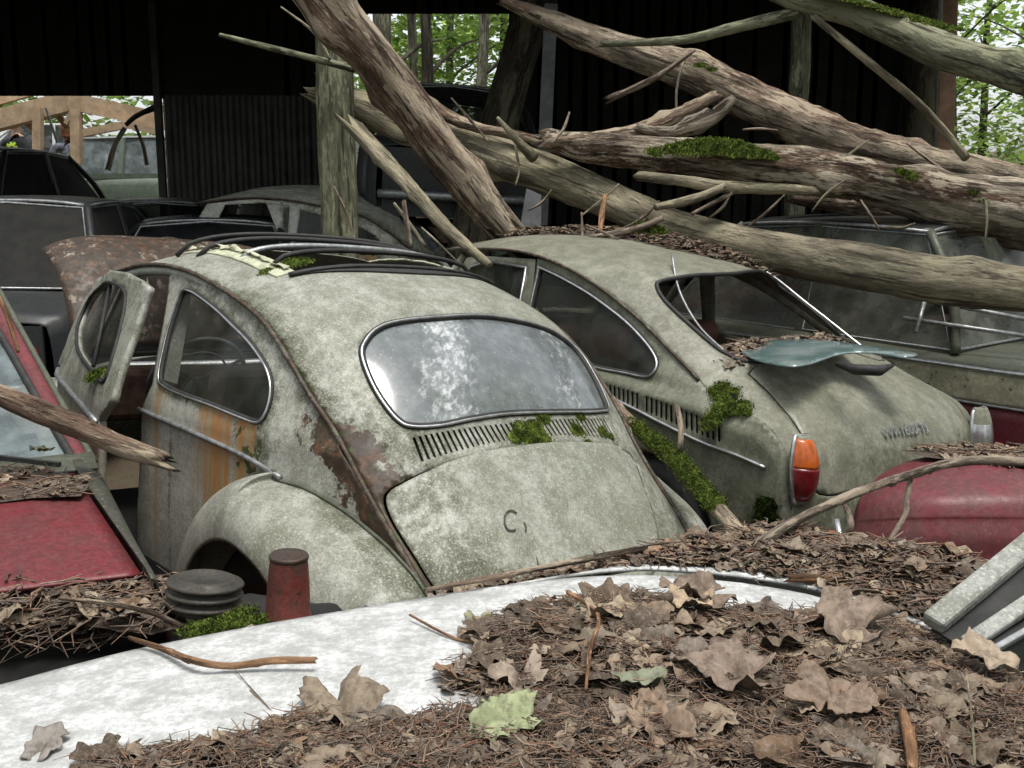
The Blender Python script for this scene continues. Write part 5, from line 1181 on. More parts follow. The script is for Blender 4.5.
# ---- litter on fastback roof, in its window and on the right
def onroof(S_):
    pass
def roofz(Mx, f):
    Mi = Mx.inverted()
    def z(x, y):
        zz = 1.3
        for _ in range(6):
            l = Mi @ Vector((x, y, zz)); lo_, hi = 0., .7
            for _ in range(18):
                m_ = (lo_+hi)/2
                if f(max(-.62, min(.62, l.y)), m_)[0] > l.x: lo_ = m_
                else: hi = m_
            q = Mx @ Vector(f(max(-.62, min(.62, l.y)), lo_)); zz = q.z+(0 if abs(l.y) < .62 else 0)
        return zz
    return z
rz = roofz(MTl, ttop.f)
rl = [tuple((MTl @ Vector((x, y, 1.49)))[:2]) for x, y in [(1.65, .38), (1.3, .10), (1.0, .0), (.75, -.02), (.55, -.12), (.42, -.30), (.45, -.52), (.8, -.58), (1.3, -.58), (1.75, -.5), (1.8, 0)]]
litter('leaf_litter', 'pale brown leaves piled along the far side of the fastback roof', rl, lambda x, y: rz(x, y)+.003, 900, (.03, .065), 700, (.03, .1), .03, True, 17, .3, .04, (.001, .003), .02)
sl_ = [tuple((MTl @ Vector((x, y, 1.05)))[:2]) for x, y in [(.14, .50), (.02, .56), (-.12, .58), (-.22, .56), (-.20, .1), (-.16, -.35), (.0, -.5), (.12, -.45), (.16, 0)]]
litter('leaf_litter', 'pinkish brown leaves filling the parcel shelf behind the fastback', sl_, lambda x, y: (MTl @ Vector((0, 0, 1.06))).z+.0, 420, (.035, .075), 200, (.03, .1), .05, True, 18, .3, .03, (.001, .003), .02)
# ================================================================ GROUND, SHED, CARS BEHIND, FOREST
def gz_(x, y): return -.16+1.12*sstep((y-7.5)/5.5)+max(0, y-14)*.10+.05*noise.noise(Vector((x*.8, y*.8, 0)))+max(0, x-7)*.03
n = NT('forest_floor'); f = n.noise(3, 8, .7); g = n.noise(40, 6, .8)
n.bump(n.add(f, g), .8, .03); M['ground'] = n.fin(n.mix(n.ramp(g, .35, .65), n.mix(n.ramp(f, .4, .6), (.05, .035, .022), (.07, .08, .03)), (.11, .075, .05)), .95)
NX, NY = 90, 110; V = []; F = []
for i in range(NX+1):
    for j in range(NY+1):
        x = -60+120*i/NX if i not in (0, NX) else (-300 if i == 0 else 300); t = j/NY; y = -12+42*t if t < .85 else -12+42*.85+(t-.85)/.15*300
        V.append((x, y, gz_(x, min(y, 40))))
for i in range(NX):
    for j in range(NY): a = i*(NY+1)+j; F.append((a, a+NY+1, a+NY+2, a+1))
tag(mesh('ground', V, F, M['ground']), kind='structure')
# ---- generic old saloon
def hull(mt, st, low=.24, nseg=9):
    """st: (x, half width, belt height, low half width)"""
    def f(u, v):
        x, w, zb = cr(st, u*(len(st)-1)); a = (v-.5)*2; s = 1 if a > 0 else -1; a = abs(a)
        if a < .6: k = a/.6; return (x, s*w*(.93*k), zb+.03*(1-k*k))
        k = (a-.6)/.4
        if k < .25: t = k/.25*math.pi/2; return (x, s*(w*.93+w*.07*math.sin(t)), zb-w*.07*(1-math.cos(t)))
        k = (k-.25)/.75; return (x, s*(w+.02*math.sin(k*3.1)), zb-w*.07-(zb-w*.07-low)*k)
    return f
def saloon(name, label, M4, body, st, xa, xb, xc, xd, wb, wt, zb, zr, mats=None, group=None, wheels=(0, 2.45), lamps=True, glassm=None, roofm=None, parts=True, bulge=.05, bpost=None):
    o = empty(name, label, 'car', M4, group); gm = glassm or M['farglass']; rm_ = roofm or body
    grid('body', hull(None, st), 44, 30, body, o, .004)
    x0, x1 = st[0][0], st[-1][0]
    for X, w, z in (st[0], st[-1]):
        MB().box((X, 0, .24+(z-.24)/2), (.03, w*1.9, (z-.26))).build('end_panel', body, o)
    def roofP(u, v):
        x = xb+(xc-xb)*u; a = (v-.5)*2; ex = abs((u-.5)*2); w = wt*(1-.05*ex**4); return (x, a*w, zr-bulge*.55*ex**2.2-bulge*.8*abs(a)**2.6)
    ro = grid('roof', roofP, 24, 20, rm_, o, .012)
    rp = [Vector(roofP(u, v)) for u, v in [(i/10, 0) for i in range(11)]+[(1, i/8) for i in range(1, 9)]+[(1-i/10, 1) for i in range(1, 11)]+[(0, 1-i/8) for i in range(1, 8)]]
    MB().tube(rp, .012, 6, True).build('roof_gutter', M['alu'], ro, True)
    bp = bpost if bpost is not None else (xa+xd)/2+.05
    base = {(xa, 1): roofP(0, 1), (xd, 1): roofP(1, 1), (xa, -1): roofP(0, 0), (xd, -1): roofP(1, 0)}
    for (xx, s), tp in base.items():
        b0 = Vector((xx, s*wb, zb)); t0 = Vector(tp); m_ = b0.lerp(t0, .5)+Vector(((.05 if xx == xa else -.06), s*.02, .02))
        MB().tube([Vector(p) for p in smoothloop([tuple(b0), tuple(m_), tuple(t0)], 5, False)], .028, 8).build('pillar', body, o, True)
    ub = (bp-xb)/(xc-xb)
    for s in (1, -1):
        tb_ = Vector(roofP(ub, (s+1)/2)); MB().beam((bp, s*wb, zb), tb_, .05, .03).build('pillar', body, o)
        for (q0, q1, r0, r1) in ((xa, bp, 0, ub), (bp, xd, ub, 1)):
            P = [Vector((q0-.03*(1 if q0 == xa else -1)*0, s*wb, zb)), Vector((q1, s*wb, zb)), Vector(roofP(r1, (s+1)/2)), Vector(roofP(r0, (s+1)/2))]
            c = sum(P, Vector())/4; P = [c+(p-c)*.95 for p in P]
            wn = mesh('side_window', P, [(0, 1, 2, 3)], gm, o, False)
            if parts: MB().tube([p for p in P], .008, 6, True).build('window_frame', M['alu'], wn, True)
    for nm, xx, u in (('windscreen', xa, 0), ('rear_window', xd, 1)):
        P = [Vector((xx, -wb, zb)), Vector((xx+(.04 if nm[0] == 'w' else -.04), 0, zb+.02)), Vector((xx, wb, zb)), Vector(roofP(u, 1)), Vector(roofP(u, .5)), Vector(roofP(u, 0))]
        c = sum(P, Vector())/6; P = [c+(p-c)*.95 for p in P]
        g_ = mesh(nm, P, [(0, 1, 4, 5), (1, 2, 3, 4)], gm, o, False); MB().tube(P, .010, 6, True).build('window_frame', M['alu'], g_, True)
    for wx in wheels:
        for s in (1, -1): wheel(wx, s*(st[len(st)//2][1]-.06), .30, .30, .15, o, s)
    if lamps:
        for X, w, z, nm, mt_, d in ((st[0][0], st[0][1], st[0][2], 'tail_lamp', M['redlens'], -1), (st[-1][0], st[-1][1], st[-1][2], 'headlight', M['alu'], 1)):
            for s in (1, -1): MB().lathe([(.001, .03), (.04, .026), (.06, .01), (.065, 0)], 18, Matrix.Translation((X+d*.02, s*(w-.12), z-.18)) @ Matrix.Rotation(R_(90)*d, 4, 'Y')).build(nm, mt_, o, True)
            MB().tube([(X+d*(.09-.06*abs(t/6)**3), t*w/6, .42) for t in range(-6, 7)], .035, 8).build('bumper', M['alu'], o, True)
    MB().box(((x0+x1)/2, 0, .30), (x1-x0-.2, 1.2, .05)).build('floor_pan', M['dark'], o)
    for X in (bp-.25, xd+.35):
        b = MB(); b.box((X, 0, zb-.10), (.12, 1.2, .5), Matrix.Rotation(-.2, 3, 'Y')); bevel(b.build('seat_back', M['seat'], o), .04, 2)
    return o
ST = [(-.98, .62, .80), (-.85, .72, .86), (-.4, .77, .91), (.4, .79, .93), (1.4, .79, .94), (2.1, .78, .93), (2.9, .74, .87), (3.2, .66, .78)]
def frame(x, y, ang, z=None, pitch=0., roll=0.):
    zz = gz_(x, y) if z is None else z
    return Matrix.Translation((x, y, zz)) @ Matrix.Rotation(R_(ang), 4, 'Z') @ Matrix.Rotation(R_(pitch), 4, 'Y') @ Matrix.Rotation(R_(roll), 4, 'X')
def car(name, label, mt, body, **k):
    a = dict(xa=1.95, xb=1.40, xc=.25, xd=-.25, wb=.70, wt=.56, zb=.93, zr=1.45); a.update(k); return saloon(name, label, mt, body, ST, a.pop('xa'), a.pop('xb'), a.pop('xc'), a.pop('xd'), a.pop('wb'), a.pop('wt'), a.pop('zb'), a.pop('zr'), **a)
# dark row on the left, tails towards the camera
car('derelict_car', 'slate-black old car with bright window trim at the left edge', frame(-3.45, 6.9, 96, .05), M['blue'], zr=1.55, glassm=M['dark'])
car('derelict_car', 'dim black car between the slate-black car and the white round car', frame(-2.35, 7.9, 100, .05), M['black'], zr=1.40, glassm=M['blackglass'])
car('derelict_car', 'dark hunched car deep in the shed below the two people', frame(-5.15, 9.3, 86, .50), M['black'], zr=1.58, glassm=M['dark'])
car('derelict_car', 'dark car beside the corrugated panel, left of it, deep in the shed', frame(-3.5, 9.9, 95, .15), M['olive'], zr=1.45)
# wrecks below the forest opening
car('derelict_car', 'black crushed car lying under another wreck below the forest opening', frame(-1.0, 9.3, 84, .10), M['black'], zr=1.30)
car('derelict_car', 'grey-roofed wreck stacked on top of a black car in the forest opening', frame(-.62, 9.4, 98, 1.18, 0, 3), M['blue'], zr=1.42, roofm=M['tl'], xd=-.55, xc=-.15)
# two-tone saloon right of the fastback
ang = math.degrees(math.atan2(.786, -.617))
two = car('derelict_car', 'dark-framed saloon with cream and red flank, right of the fastback under the logs', Matrix.Translation((2.80, 5.93, -.16)) @ Matrix.Rotation(R_(ang), 4, 'Z') @ Matrix.Rotation(R_(-1.0), 4, 'Y'), M['olive'], zr=1.62, glassm=M['midglass'], roofm=M['black'], xc=.15, xd=-.15, xb=1.45, xa=2.0, bpost=.85)
st2 = [(x, w) for x, w, z in ST]
def flk(z0, z1): return lambda u, v: (-.96+4.1*u, lin(st2, -.96+4.1*u)+.034+.010*math.sin((z0+(z1-z0)*v)*4), z0+(z1-z0)*v)
grid('upper_flank', flk(.865, .712), 40, 8, M['cream'], two, .006, {'rust': lambda p: .18+.2*max(0, 1-abs(p.z-.84)/.06), 'grime': lambda p: .12})
grid('lower_flank', flk(.705, .25), 40, 8, M['darkred'], two, .006, {'rust': lambda p: .15})
for k in range(3): MB().tube([Vector((-.15-.1*k, .45-.5*k, .93)), Vector((-.9, .60-.4*k, .80+.03*k))], .012, 8).build('boot_strut', M['alu'], two, True)
MB().tube([Vector((x/10, lin(st2, x/10)+.040, .885-.0*x)) for x in range(-9, 31)], .012, 8).build('belt_trim', M['chrome'], two, True)
MB().tube([Vector((x/10, lin(st2, x/10)+.048, .708)) for x in range(-9, 31)], .008, 8).build('side_trim', M['alu'], two, True)
car('derelict_car', 'dark red car with an arched rust-red window frame at the right edge', frame(4.3, 7.3, 172, .0), M['darkred'], zr=1.52, glassm=M['paleglass'])
est = car('derelict_car', 'green-grey estate car standing beyond the shed at the left', frame(-5.3, 15.2, 2, .98), M['dgreen'], zr=1.52, xa=2.0, xb=1.5, xc=-.75, xd=-.9, glassm=M['paleglass'], bpost=.75)
for x_ in (-.15, 1.35): MB().beam((x_, -.735, .93), (x_+.02, -.60, 1.47), .07, .05).build('pillar', M['dgreen'], est)
MB().beam((-.9, -.74, .945), (2, -.74, .945), .04, .07).build('window_sill', M['dgreen'], est)
car('derelict_car', 'pale white car behind the timber frame', frame(-9.3, 19.5, 10, 1.5), M['white'], zr=1.5)
car('derelict_car', 'second pale car far behind the estate', frame(-5.2, 21, 5, 1.9), M['white'], zr=1.5, glassm=M['paleglass'])
# white round car: copy of the skins of the hero
wb_ = empty('rounded_old_car', 'dirty white round-roofed car inside the shed behind the upright trunk', 'car', Matrix.Translation((-.80, 8.75, .20)) @ Matrix.Rotation(R_(177), 4, 'Z'))
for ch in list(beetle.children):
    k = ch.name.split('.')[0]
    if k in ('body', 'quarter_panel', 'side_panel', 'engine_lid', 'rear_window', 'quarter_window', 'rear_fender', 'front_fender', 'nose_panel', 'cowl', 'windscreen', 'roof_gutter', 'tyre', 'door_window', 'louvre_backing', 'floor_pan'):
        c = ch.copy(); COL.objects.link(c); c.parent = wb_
        if 'label' in c: del c['label']
bd = surf('door', [(.885, .28), (.885, .9), (.84, 1.34), (1.2, 1.39), (1.60, 1.35), (1.84, .95), (1.84, .28)], [dw], .03, bsideP, M['beetle_side'], wb_, .006, flip=Vector((0, 1, 0)))
surf('roof_panel', [(-.46, .11), (.46, .11), (.46, .47), (-.46, .47)], [], .03, lambda u, v: Vector(btop.f(u, v))+Vector((0, 0, .006)), M['beetle'], wb_, .004, flip=Vector((0, 0, 1)))
surf('bonnet', [(-.55, 0), (.55, 0), (.5, .85), (-.5, .85)], [], .05, lambda u, v: (1.98+v, u, 1.02-.55*v**2.2-.15*abs(u)**2), M['beetle_side'], wb_, .004, flip=Vector((0, 0, 1)))
# ---- the shed
shed = empty('open_shed', 'dark timber shed with a low roof, open towards the camera', 'shed')
def wallp(name, x0, x1, z0, z1, y=11.2, mat='shed', th=.05, boards=True, bw=.16):
    b = MB(); n_ = max(1, int((x1-x0)/bw)); w = (x1-x0)/n_
    V = []; F = []
    for i in range(n_+1):
        X = x0+i*w
        for dx, dy in ((-.008, 0), (-.006, .02), (.006, .02), (.008, 0)) if 0 < i < n_ else ((0, 0),):
            V += [(X+dx, y+dy, z0), (X+dx, y+dy, z1)]
    for i in range(len(V)//2-1): F.append((i*2, i*2+2, i*2+3, i*2+1))
    return solid(mesh(name, V, F, M[mat], shed, False), th, 1)
XL, XM0, XM1, XR = W(162, 140, 11.2).x, W(352, 60, 11.2).x, W(509, 60, 11.2).x, W(905, 80, 11.2).x; ZT = W(80, 96, 11.2).z; ZM = W(430, 14, 11.2).z
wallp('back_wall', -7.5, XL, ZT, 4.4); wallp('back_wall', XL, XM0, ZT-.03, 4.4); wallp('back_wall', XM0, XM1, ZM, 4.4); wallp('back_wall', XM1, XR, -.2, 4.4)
V = []; F = []; nn2 = 150
for i in range(nn2+1):
    x = XL+.05+(XM0-XL-.05)*i/nn2; ph = (i % 10)/10; dy = .035*(sstep(ph*4) if ph < .25 else 1 if ph < .5 else sstep((.75-ph)*4) if ph < .75 else 0)
    V += [(x, 11.15-dy, .2), (x, 11.15-dy, ZT)]
for i in range(nn2): F.append((i*2, i*2+2, i*2+3, i*2+1))
solid(mesh('corrugated_panel', V, F, M['corr'], shed, False), .004)
b = MB().box((-1.5, 9.4, 4.02), (12.0, 4.9, .08), Matrix.Rotation(R_(5), 3, 'X')); b.build('roof', M['shed'], shed)
for i in range(9): MB().beam((-7.2+i*1.42, 7.0, 3.62), (-7.2+i*1.42, 11.8, 4.04), .09, .16).build('rafter', M['shed'], shed)
MB().box((-7.55, 9.3, 2.0), (.08, 4.6, 4.4)).build('side_wall', M['shed'], shed)
MB().beam((XL+.02, 11.08, 0), (XL+.02, 11.08, 3.6), .07, .07).build('door_frame', M['corr'], shed)
for x, y, w_, m_ in ((XR-.03, 11.0, .12, 'steel'), (XR+.10, 11.05, .08, 'post')): MB().beam((x, y, 0), (x, y, 4.1), w_, w_).build('post', M[m_], shed)
MB().beam((-7.5, 7.05, 3.55), (4.5, 7.05, 3.55), .12, .22).build('front_beam', M['shed'], shed)
# free-standing posts and trunks
o = MB().beam(W(551, 5, 8.2), W(541, 225, 8.2), .10, .10).build('steel_post', M['steel']); tag(o, 'grey steel post right of the dark leaning trunk', 'post')
o = bevel(MB().beam(W(947, -20, 10.6), W(941, 190, 10.6), .17, .17).build('wooden_post', M['post']), .01); tag(o, 'brown squared timber post at the right corner of the shed', 'post')
o = solid(mesh('leaning_board', [W(527, 186, 7.4), W(541, 186, 7.4), W(541, 228, 7.3), W(520, 228, 7.3)], [(0, 1, 2, 3)], M['steel'], None, False), .02); tag(o, 'pale board leaning at the foot of the steel post', 'board')
def trunk(name, label, rows, mat, seed, group=None, crown=None, cat='tree'):
    t = empty(name, label, cat, None, group)
    logm('trunk', rows, M[mat], None, None, 16, .07, seed=seed, step=.12, parent=t); return t
trunk('tree', 'upright greenish trunk standing behind the sunroof', PX((330, -120, 7.0, 17), (333, 0, 7.0, 17.5), (336, 120, 7.0, 18), (341, 260, 7.0, 18), (343, 420, 7.0, 19)), 'bark_green', 3)
trunk('tree', 'thin upright trunk in front of the dark shed wall, under the greenish log', PX((803, -120, 8.0, 8), (802, 0, 8.0, 9), (799, 90, 8.0, 9.5), (795, 170, 8.0, 10), (792, 330, 8.0, 10)), 'bark_green', 4)
trunk('tree', 'dark leaning trunk left of the steel post', PX((560, -80, 8.9, 18), (537, 0, 8.8, 18), (515, 70, 8.6, 18), (495, 140, 8.4, 19), (472, 230, 8.2, 20), (455, 330, 8.1, 22)), 'bark_dark', 5)
trunk('tree', 'dark upright trunk between the two posts at the right end of the shed', PX((928, -100, 10.3, 14), (926, 0, 10.3, 15), (922, 90, 10.3, 16), (917, 220, 10.3, 17)), 'bark_dark', 6)
# ---- timber frame seen through the left opening
tf = empty('timber_frame', 'pale sawn timber roof frame lying beyond the shed, near the two people', 'timber frame')
def tb2(name, a, c, w, d=13.9, mat='lumber', h=None): 
    MB().beam(W(*a, d), W(*c, d), w*d/FPX, (h or w)*d/FPX).build(name, M[mat], tf)
tb2('beam', (-30, 128), (74, 101), 18); tb2('beam', (76, 102), (175, 124), 16, 13.85); tb2('beam', (-10, 104), (60, 84), 7, 14.3)
tb2('post', (38, 108), (38, 160), 8, 13.7); tb2('post', (76, 94), (77, 165), 9, 13.75); tb2('brace', (50, 104), (68, 128), 5, 14.0); tb2('brace', (82, 110), (128, 119), 5, 14.05); tb2('brace', (20, 116), (37, 132), 5, 14.0); tb2('brace', (74, 108), (66, 124), 4, 13.8)
tb2('beam', (84, 133), (125, 125), 7, 13.6); tb2('beam', (125, 125), (160, 132), 6, 13.6)
tag(MB().tube([W(46, 108, 11.9), W(57, 142, 11.9)], .016, 8).build('white_pole', M['white'], None, True), 'thin white pole leaning on the timber frame', 'pole')
logm('fallen_branch', PX((126, 125, 11.6, 2), (138, 115, 11.6, 2.5), (160, 106, 11.6, 3)), M['bark_dark'], 'dark curved branch arching over the green-grey estate', 'branch', 8, .1, seed=95)
logm('fallen_branch', PX((125, 128, 11.5, 2.5), (115, 145, 11.5, 2.5), (108, 170, 11.5, 3)), M['bark_pale'], 'pale bent stick standing in front of the estate windows', 'branch', 8, .1, seed=96)
logm('fallen_branch', PX((135, 125, 11.5, 1.5), (143, 145, 11.5, 1.8), (147, 165, 11.5, 2)), M['bark_brown'], 'brown stick right of the pale bent stick before the estate', 'branch', 8, .1, seed=97)
# ---- two people
def person(label, base, face, shirt, hairm, long_hair, lean=0., printm=None):
    """standing figure grown from one skeleton, seen from behind"""
    R3 = Matrix.Rotation(face, 3, 'Z')
    J = {'pel': (0, 0, .95, .14, .10), 'wst': (0, .01, 1.10, .135, .10), 'chs': (0, .02, 1.32, .17, .11), 'shl': (0, 0, 1.43, .12, .08), 'nek': (0, .01, 1.50, .055, .055), 'hd0': (0, .02, 1.58, .075, .085), 'hd1': (0, .02, 1.67, .078, .092), 'hd2': (0, .01, 1.74, .05, .06)}
    E = [('pel', 'wst'), ('wst', 'chs'), ('chs', 'shl'), ('shl', 'nek'), ('nek', 'hd0'), ('hd0', 'hd1'), ('hd1', 'hd2')]
    for s, k in ((1, 'l'), (-1, 'r')):
        J.update({'hp'+k: (s*.10, 0, .88, .10, .10), 'kn'+k: (s*.11, .02, .50, .062, .062), 'an'+k: (s*.12, -.02, .09, .042, .042), 'to'+k: (s*.13, .12, .04, .035, .03),
                  'sh'+k: (s*.18, 0, 1.41, .065, .065), 'el'+k: (s*.25, -.01, 1.14, .045, .045), 'wr'+k: (s*.25, .14, .93, .03, .03), 'pm'+k: (s*.25, .19, .87, .038, .02)})
        E += [('pel', 'hp'+k), ('hp'+k, 'kn'+k), ('kn'+k, 'an'+k), ('an'+k, 'to'+k), ('shl', 'sh'+k), ('sh'+k, 'el'+k), ('el'+k, 'wr'+k), ('wr'+k, 'pm'+k)]
        for q in range(4):
            a, c = 'f%d%s' % (q, k), 'g%d%s' % (q, k); dx = (q-1.5)*.017; L_ = (.034, .04, .037, .028)[q]
            J[a] = (s*.25+dx, .21+L_*.4, .85-L_*.5, .009, .009); J[c] = (s*.25+dx, .21+L_*.3, .85-L_*1.7, .008, .008); E += [('pm'+k, a), (a, c)]
        J['t0'+k] = (s*.215, .20, .87, .010, .010); J['t1'+k] = (s*.205, .22, .835, .009, .009); E += [('pm'+k, 't0'+k), ('t0'+k, 't1'+k)]
    ks = list(J); me = bpy.data.meshes.new('body'); me.from_pydata([(J[k][0], J[k][1], J[k][2]) for k in ks], [(ks.index(a), ks.index(c)) for a, c in E], [])
    t = bpy.data.objects.new('tmp', me); COL.objects.link(t); t.modifiers.new('s', 'SKIN'); sv = me.skin_vertices[0].data
    for i, k in enumerate(ks): sv[i].radius = (J[k][3], J[k][4]); sv[i].use_root = (k == 'pel')
    t.modifiers.new('u', 'SUBSURF').levels = 1; bpy.context.view_layer.update()
    m2 = bpy.data.meshes.new_from_object(t.evaluated_get(bpy.context.evaluated_depsgraph_get())); bpy.data.objects.remove(t)
    for v in m2.vertices:                                   # nose
        if v.co.z > 1.61 and v.co.z < 1.66 and abs(v.co.x) < .03 and v.co.y > .05: v.co.y += .022
    m2.materials.clear()
    for q in (M['skin'], shirt, M['trouser']): m2.materials.append(q)
    for p in m2.polygons:
        c = p.center; p.use_smooth = True; p.material_index = 0 if c.z > 1.485 or (c.y > .12 and c.z < 1.0 and abs(c.x) > .18) else (1 if c.z > .93 or abs(c.x) > .21 else 2)
    o = empty('person', label, 'person', Matrix.Translation(base) @ R3.to_4x4()); me = m2; me.name = 'body'; bo_ = link('body', me, None, o)
    def hair(u, v):
        a = u*6.2832; zt = v*math.pi*.62 if not long_hair else v*math.pi*.8; r = .098+.012*noise.noise(Vector((math.cos(a)*2, math.sin(a)*2, v*4)))
        fr = max(0, math.sin(a)); zt *= (1-.42*fr); z = 1.665+.105*math.cos(zt)-(.12*max(0, v-.6)*(1-fr) if long_hair else 0)
        rr = r*math.sin(zt)**.8 if zt < 1.57 else r*(1.0 if long_hair else math.sin(zt)); return (rr*math.cos(a)*.92, .015+rr*math.sin(a)*1.05, z)
    grid('hair', hair, 25, 14, hairm, o, .004)
    for s in (1, -1):
        MB().lathe([(.001, .006), (.012, .004), (.016, 0)], 10, Matrix.Translation((s*.083, .02, 1.635)) @ Matrix.Rotation(R_(90*s), 4, 'Y')).build('ear', M['skin'], o, True)
        MB().lathe([(.001, .004), (.007, .003), (.010, 0)], 10, Matrix.Translation((s*.032, .108, 1.655)) @ Matrix.Rotation(R_(-90), 4, 'X')).build('eye', M['ink'], o, True)
    MB().beam((-.022, .108, 1.585), (.022, .108, 1.585), .006, .008).build('mouth', M['redlens'], o)
    if printm:
        for a in range(7):
            t_ = a*.9; l = .10+.03*math.sin(a*3); c0 = Vector((0, -.112, 1.33)); d_ = Vector((math.cos(t_), 0, math.sin(t_)))
            if a == 0: pb = MB()
            pb.beam(c0+d_*.02, c0+d_*l*.8+Vector((0, .008, 0)), .035, .012, Vector((0, 1, 0)))
        pb.build('back_print', printm, bo_)
    return o
person('person in a black jacket with a lime green print on the back', Vector((W(16, 140, 15.2).x, 15.2, W(16, 117, 15.2).z-1.76)), R_(-8), M['cloth_dark'], M['hair_dark'], False, printm=M['lime'])
person('person with shoulder-length auburn hair in a grey patterned top', Vector((W(68, 140, 14.6).x, 14.6, W(68, 121, 14.6).z-1.76)), R_(20), M['cloth_grey'], M['hair'], True)
# ---- forest
GREENS = [(.16, .26, .05), (.22, .34, .07), (.32, .46, .10), (.12, .19, .04), (.42, .55, .16), (.26, .38, .13)]
def crown(b, rg, c, rad, n, size, clump=14, shade=1.):
    cs = []
    for _ in range(clump):
        a = rg.random()*6.28; q = rg.random()**.5; z = rg.uniform(-1, 1); cs.append(c+Vector((math.cos(a)*q*rad[0]*(1-abs(z)*.4), math.sin(a)*q*rad[1]*(1-abs(z)*.4), z*rad[2])))
    for _ in range(n):
        k = rg.choice(cs); p = k+Vector((rg.gauss(0, 1)*rad[0]*.22, rg.gauss(0, 1)*rad[1]*.22, rg.gauss(0, 1)*rad[2]*.12)); s = size*rg.uniform(.6, 1.4)
        d = Vector((rg.uniform(-1, 1), rg.uniform(-1, 1), rg.uniform(-.5, .5))).normalized(); e = d.cross(Vector((rg.uniform(-.5, .5), rg.uniform(-.5, .5), 1))).normalized()*s*.35
        t = rg.choice(GREENS); g_ = rg.uniform(.8, 1.25)*shade
        b.add([p-d*s*.5, p+e, p+d*s*.5, p-e], [(0, 1, 2, 3)], tuple(x*g_ for x in t))
def tree(label, x, y, r, h, crowns, n, size, seed, lean=(0, 0), mat='bark_trunk', clump=14):
    rg = random.Random(seed); t = empty('forest_tree', label, 'tree', None, 'trees of the wood behind the cars'); z0 = gz_(x, y)-.2
    rows = [(Vector((x+lean[0]*k*h+.12*noise.noise(Vector((k*3, seed, 0))), y+lean[1]*k*h, z0+h*k)), r*(1-.6*k)) for k in [i/6 for i in range(7)]]
    logm('trunk', rows, M[mat], None, None, 12, .06, seed=seed, step=.25, parent=t)
    for i in range(5):
        k = .28+.13*i; p = Vector((x+lean[0]*k*h, y+lean[1]*k*h, z0+h*k)); a = rg.random()*6.28; q = p+Vector((math.cos(a), math.sin(a), .5))*1.6
        logm('limb', [(p, r*.35), (p.lerp(q, .5)+Vector((0, 0, .15)), r*.22), (q, r*.08)], M[mat], None, None, 8, .1, seed=seed+i, step=.15, parent=t)
    b = MB()
    for (cx, cy, cz, rx, ry, rz_) in crowns: crown(b, rg, Vector((x+cx, y+cy, z0+cz)), (rx, ry, rz_), n//len(crowns), size, clump)
    b.build('crown', M['green'], t); return t
spec = [(-2.05, 17, .16), (-1.75, 18.2, .10), (-1.35, 17.5, .12), (-1.15, 20, .09), (-.52, 17.2, .11), (-.15, 22, .10), (-2.6, 21, .12), (.6, 19, .10),
        (5.9, 14.5, .05), (6.5, 15.5, .06), (7.2, 14.2, .05), (7.6, 17, .07), (6.9, 18.5, .09), (8.4, 16, .05), (9.3, 18, .1), (5.6, 17, .06)]
lab = ['double grey trunk at the left of the forest opening', 'slim trunk close behind the double grey trunk', 'dark trunk in the middle of the forest opening', 'thin dark trunk beside the middle one', 'straight grey trunk at the right of the forest opening', 'far pale trunk at the right end of the forest opening', 'far trunk at the left end of the forest opening', 'trunk hidden behind the dark leaning trunk',
       'dark thin sapling nearest the timber post', 'sapling right of the timber post with forked limbs', 'slender leafy sapling near the right edge', 'taller leafy tree behind the slender saplings', 'far trunk behind the right-hand saplings', 'sapling at the very right edge', 'stout tree beyond the right edge', 'low leafy sapling behind the timber post']
for i, ((x, y, r), lb) in enumerate(zip(spec, lab)):
    right = i >= 8; h = 9 if not right else 6.5
    cr_ = [(0, 1.8, 2.4, 1.6, 1.0, 1.3), (.5, 2.2, 4.2, 1.8, 1.2, 1.4), (0, 0, 6.8, 2., 1.8, 1.2)] if not right else [(0, .3, 1.6, .9, .8, 1.1), (.3, .5, 3.3, .9, .8, 1.0)]
    tree(lb, x, y, r, h, cr_, 1500 if not right else 800, .15 if not right else .12, 100+i, ((.02*math.sin(i*2)), 0), 'bark_trunk' if i % 3 != 2 else 'bark_dark', 26 if not right else 12)
for i, (x, y) in enumerate(((8.5, 3.5), (12, 7.5), (10.5, 0.5), (-9, 1), (-3, -8), (5, -8))):  # unseen trees added for window reflections and to cut ambient sky light
    tree(['tall added tree right of the cars, out of the picture', 'added tree beyond the right of the yard, out of the picture', 'added tree right of the camera, out of the picture', 'added tree left of the cars, out of the picture', 'unseen added tree behind the camera to the left', 'unseen added tree behind the camera to the right'][i], x, y, .22, 15, [(0, 0, 6.5, 2.6, 2.6, 2.2), (0, 0, 10.5, 3, 3, 2.8)], 3600, .26, 200+i, clump=24)
def mass(name, label, x0, x1, y0, y1, z0, z1, n, size, seed):
    rg = random.Random(seed); b = MB()
    for _ in range(n//60):
        c = Vector((rg.uniform(x0, x1), rg.uniform(y0, y1), 0)); c.z = gz_(c.x, min(c.y, 40))+z0+(z1-z0)*rg.random()**1.4
        crown(b, rg, c, (1.1, 1.1, .8), 60, size, 4, rg.uniform(.7, 1.3))
    tag(b.build(name, M['green']), label, 'undergrowth', kind='stuff')
mass('undergrowth', 'leafy undergrowth filling the wood beyond the shed', -12, 6, 23, 32, 0, 5.0, 17000, .26, 1)
mass('undergrowth', 'low green bushes at the right beyond the timber post', 5.2, 14, 13.5, 19, 0, 1.6, 9000, .13, 2)

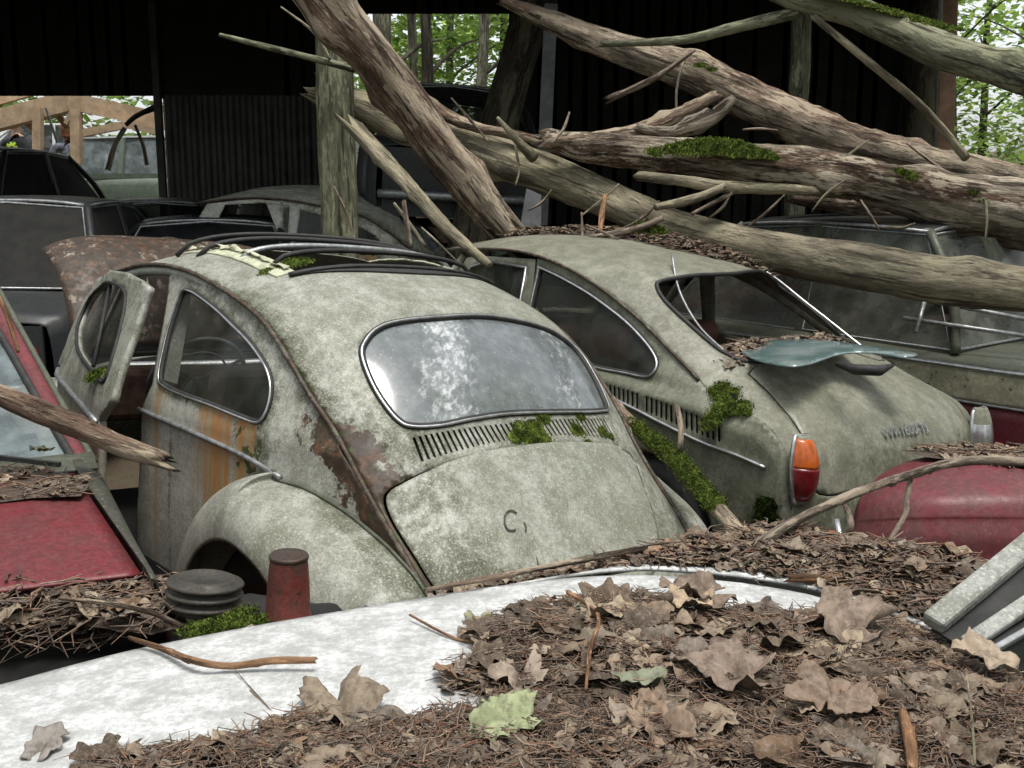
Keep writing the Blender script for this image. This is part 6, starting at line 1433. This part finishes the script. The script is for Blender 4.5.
for nm, bx in (('unseen foliage added on the left to screen low sky light', (-18, -13, -12, 9)), ('unseen foliage added on the right to screen low sky light', (15, 19, -12, 8)), ('unseen foliage added behind the photographer to screen low sky light', (-13, 15, -18, -13))):
    mass('woodland', nm, *bx, 0, 9, 6000, .6, 9)  # out-of-view leaf masses added to block horizon sky, leaving light from above
ring = [W(952, 262, 6.3), W(962, 247, 6.35), (W(978, 234, 6.4)), W(1000, 227, 6.45), W(1022, 231, 6.5), W(1045, 248, 6.55), W(1055, 280, 6.6)]
tag(MB().tube([Vector(p) for p in smoothloop([tuple(p) for p in ring], 6, False)], .035, 10, flat=.5).build('window_hoop', M['darkred'], None, True), 'arched rust-red hoop of a car frame at the right edge under the logs', 'car frame')
for k, (a, c, r) in enumerate((((905, 296, 5.6), (1040, 322, 5.3), .012), ((903, 318, 5.5), (1040, 338, 5.2), .012), ((925, 300, 5.5), (916, 332, 5.4), .012))):
    tag(MB().tube([W(*a), W(*c)], r, 8).build('metal_bar', M['alu'], None, True), ['upper bright metal bar below the long log at the right edge', 'lower bright metal bar below the long log at the right edge', 'short steep bar crossing behind the two bright metal bars'][k], 'metal bar')
# ================================================================ CAMERA, LIGHT
cd = bpy.data.cameras.new('camera'); cam = bpy.data.objects.new('camera', cd); COL.objects.link(cam)
cd.sensor_width = 36; cd.lens = FPX/1024*36; cd.clip_start = .02; cd.clip_end = 500
cam.location = CAM; cam.rotation_euler = (R_(90)+PITCH, 0, 0); sc.camera = cam
w = bpy.data.worlds.new('World'); sc.world = w; w.use_nodes = True; t = w.node_tree; t.nodes.clear()
o = t.nodes.new('ShaderNodeOutputWorld'); bg = t.nodes.new('ShaderNodeBackground'); sk = t.nodes.new('ShaderNodeTexSky')
sk.sky_type = 'NISHITA'; sk.sun_disc = False; sk.sun_elevation = R_(76); sk.sun_rotation = R_(150); sk.air_density = 1; sk.dust_density = 3
hs = t.nodes.new('ShaderNodeHueSaturation'); hs.inputs['Saturation'].default_value = .22
t.links.new(sk.outputs[0], hs.inputs['Color']); t.links.new(hs.outputs[0], bg.inputs[0]); t.links.new(bg.outputs[0], o.inputs[0])
bg.inputs[1].default_value = .14
sl = bpy.data.lights.new('sun', 'SUN'); sl.energy = 1.5; sl.angle = R_(22); sl.color = (1, .955, .86)
so = bpy.data.objects.new('sun', sl); COL.objects.link(so)
az = R_(150); el = R_(76); d = Vector((math.sin(az)*math.cos(el), math.cos(az)*math.cos(el), math.sin(el)))
so.rotation_euler = d.to_track_quat('Z', 'Y').to_euler()
vs = sc.view_settings; vs.view_transform = 'Standard'; vs.look = 'None'; vs.gamma = 1; vs.exposure = .88; vs.use_curve_mapping = False
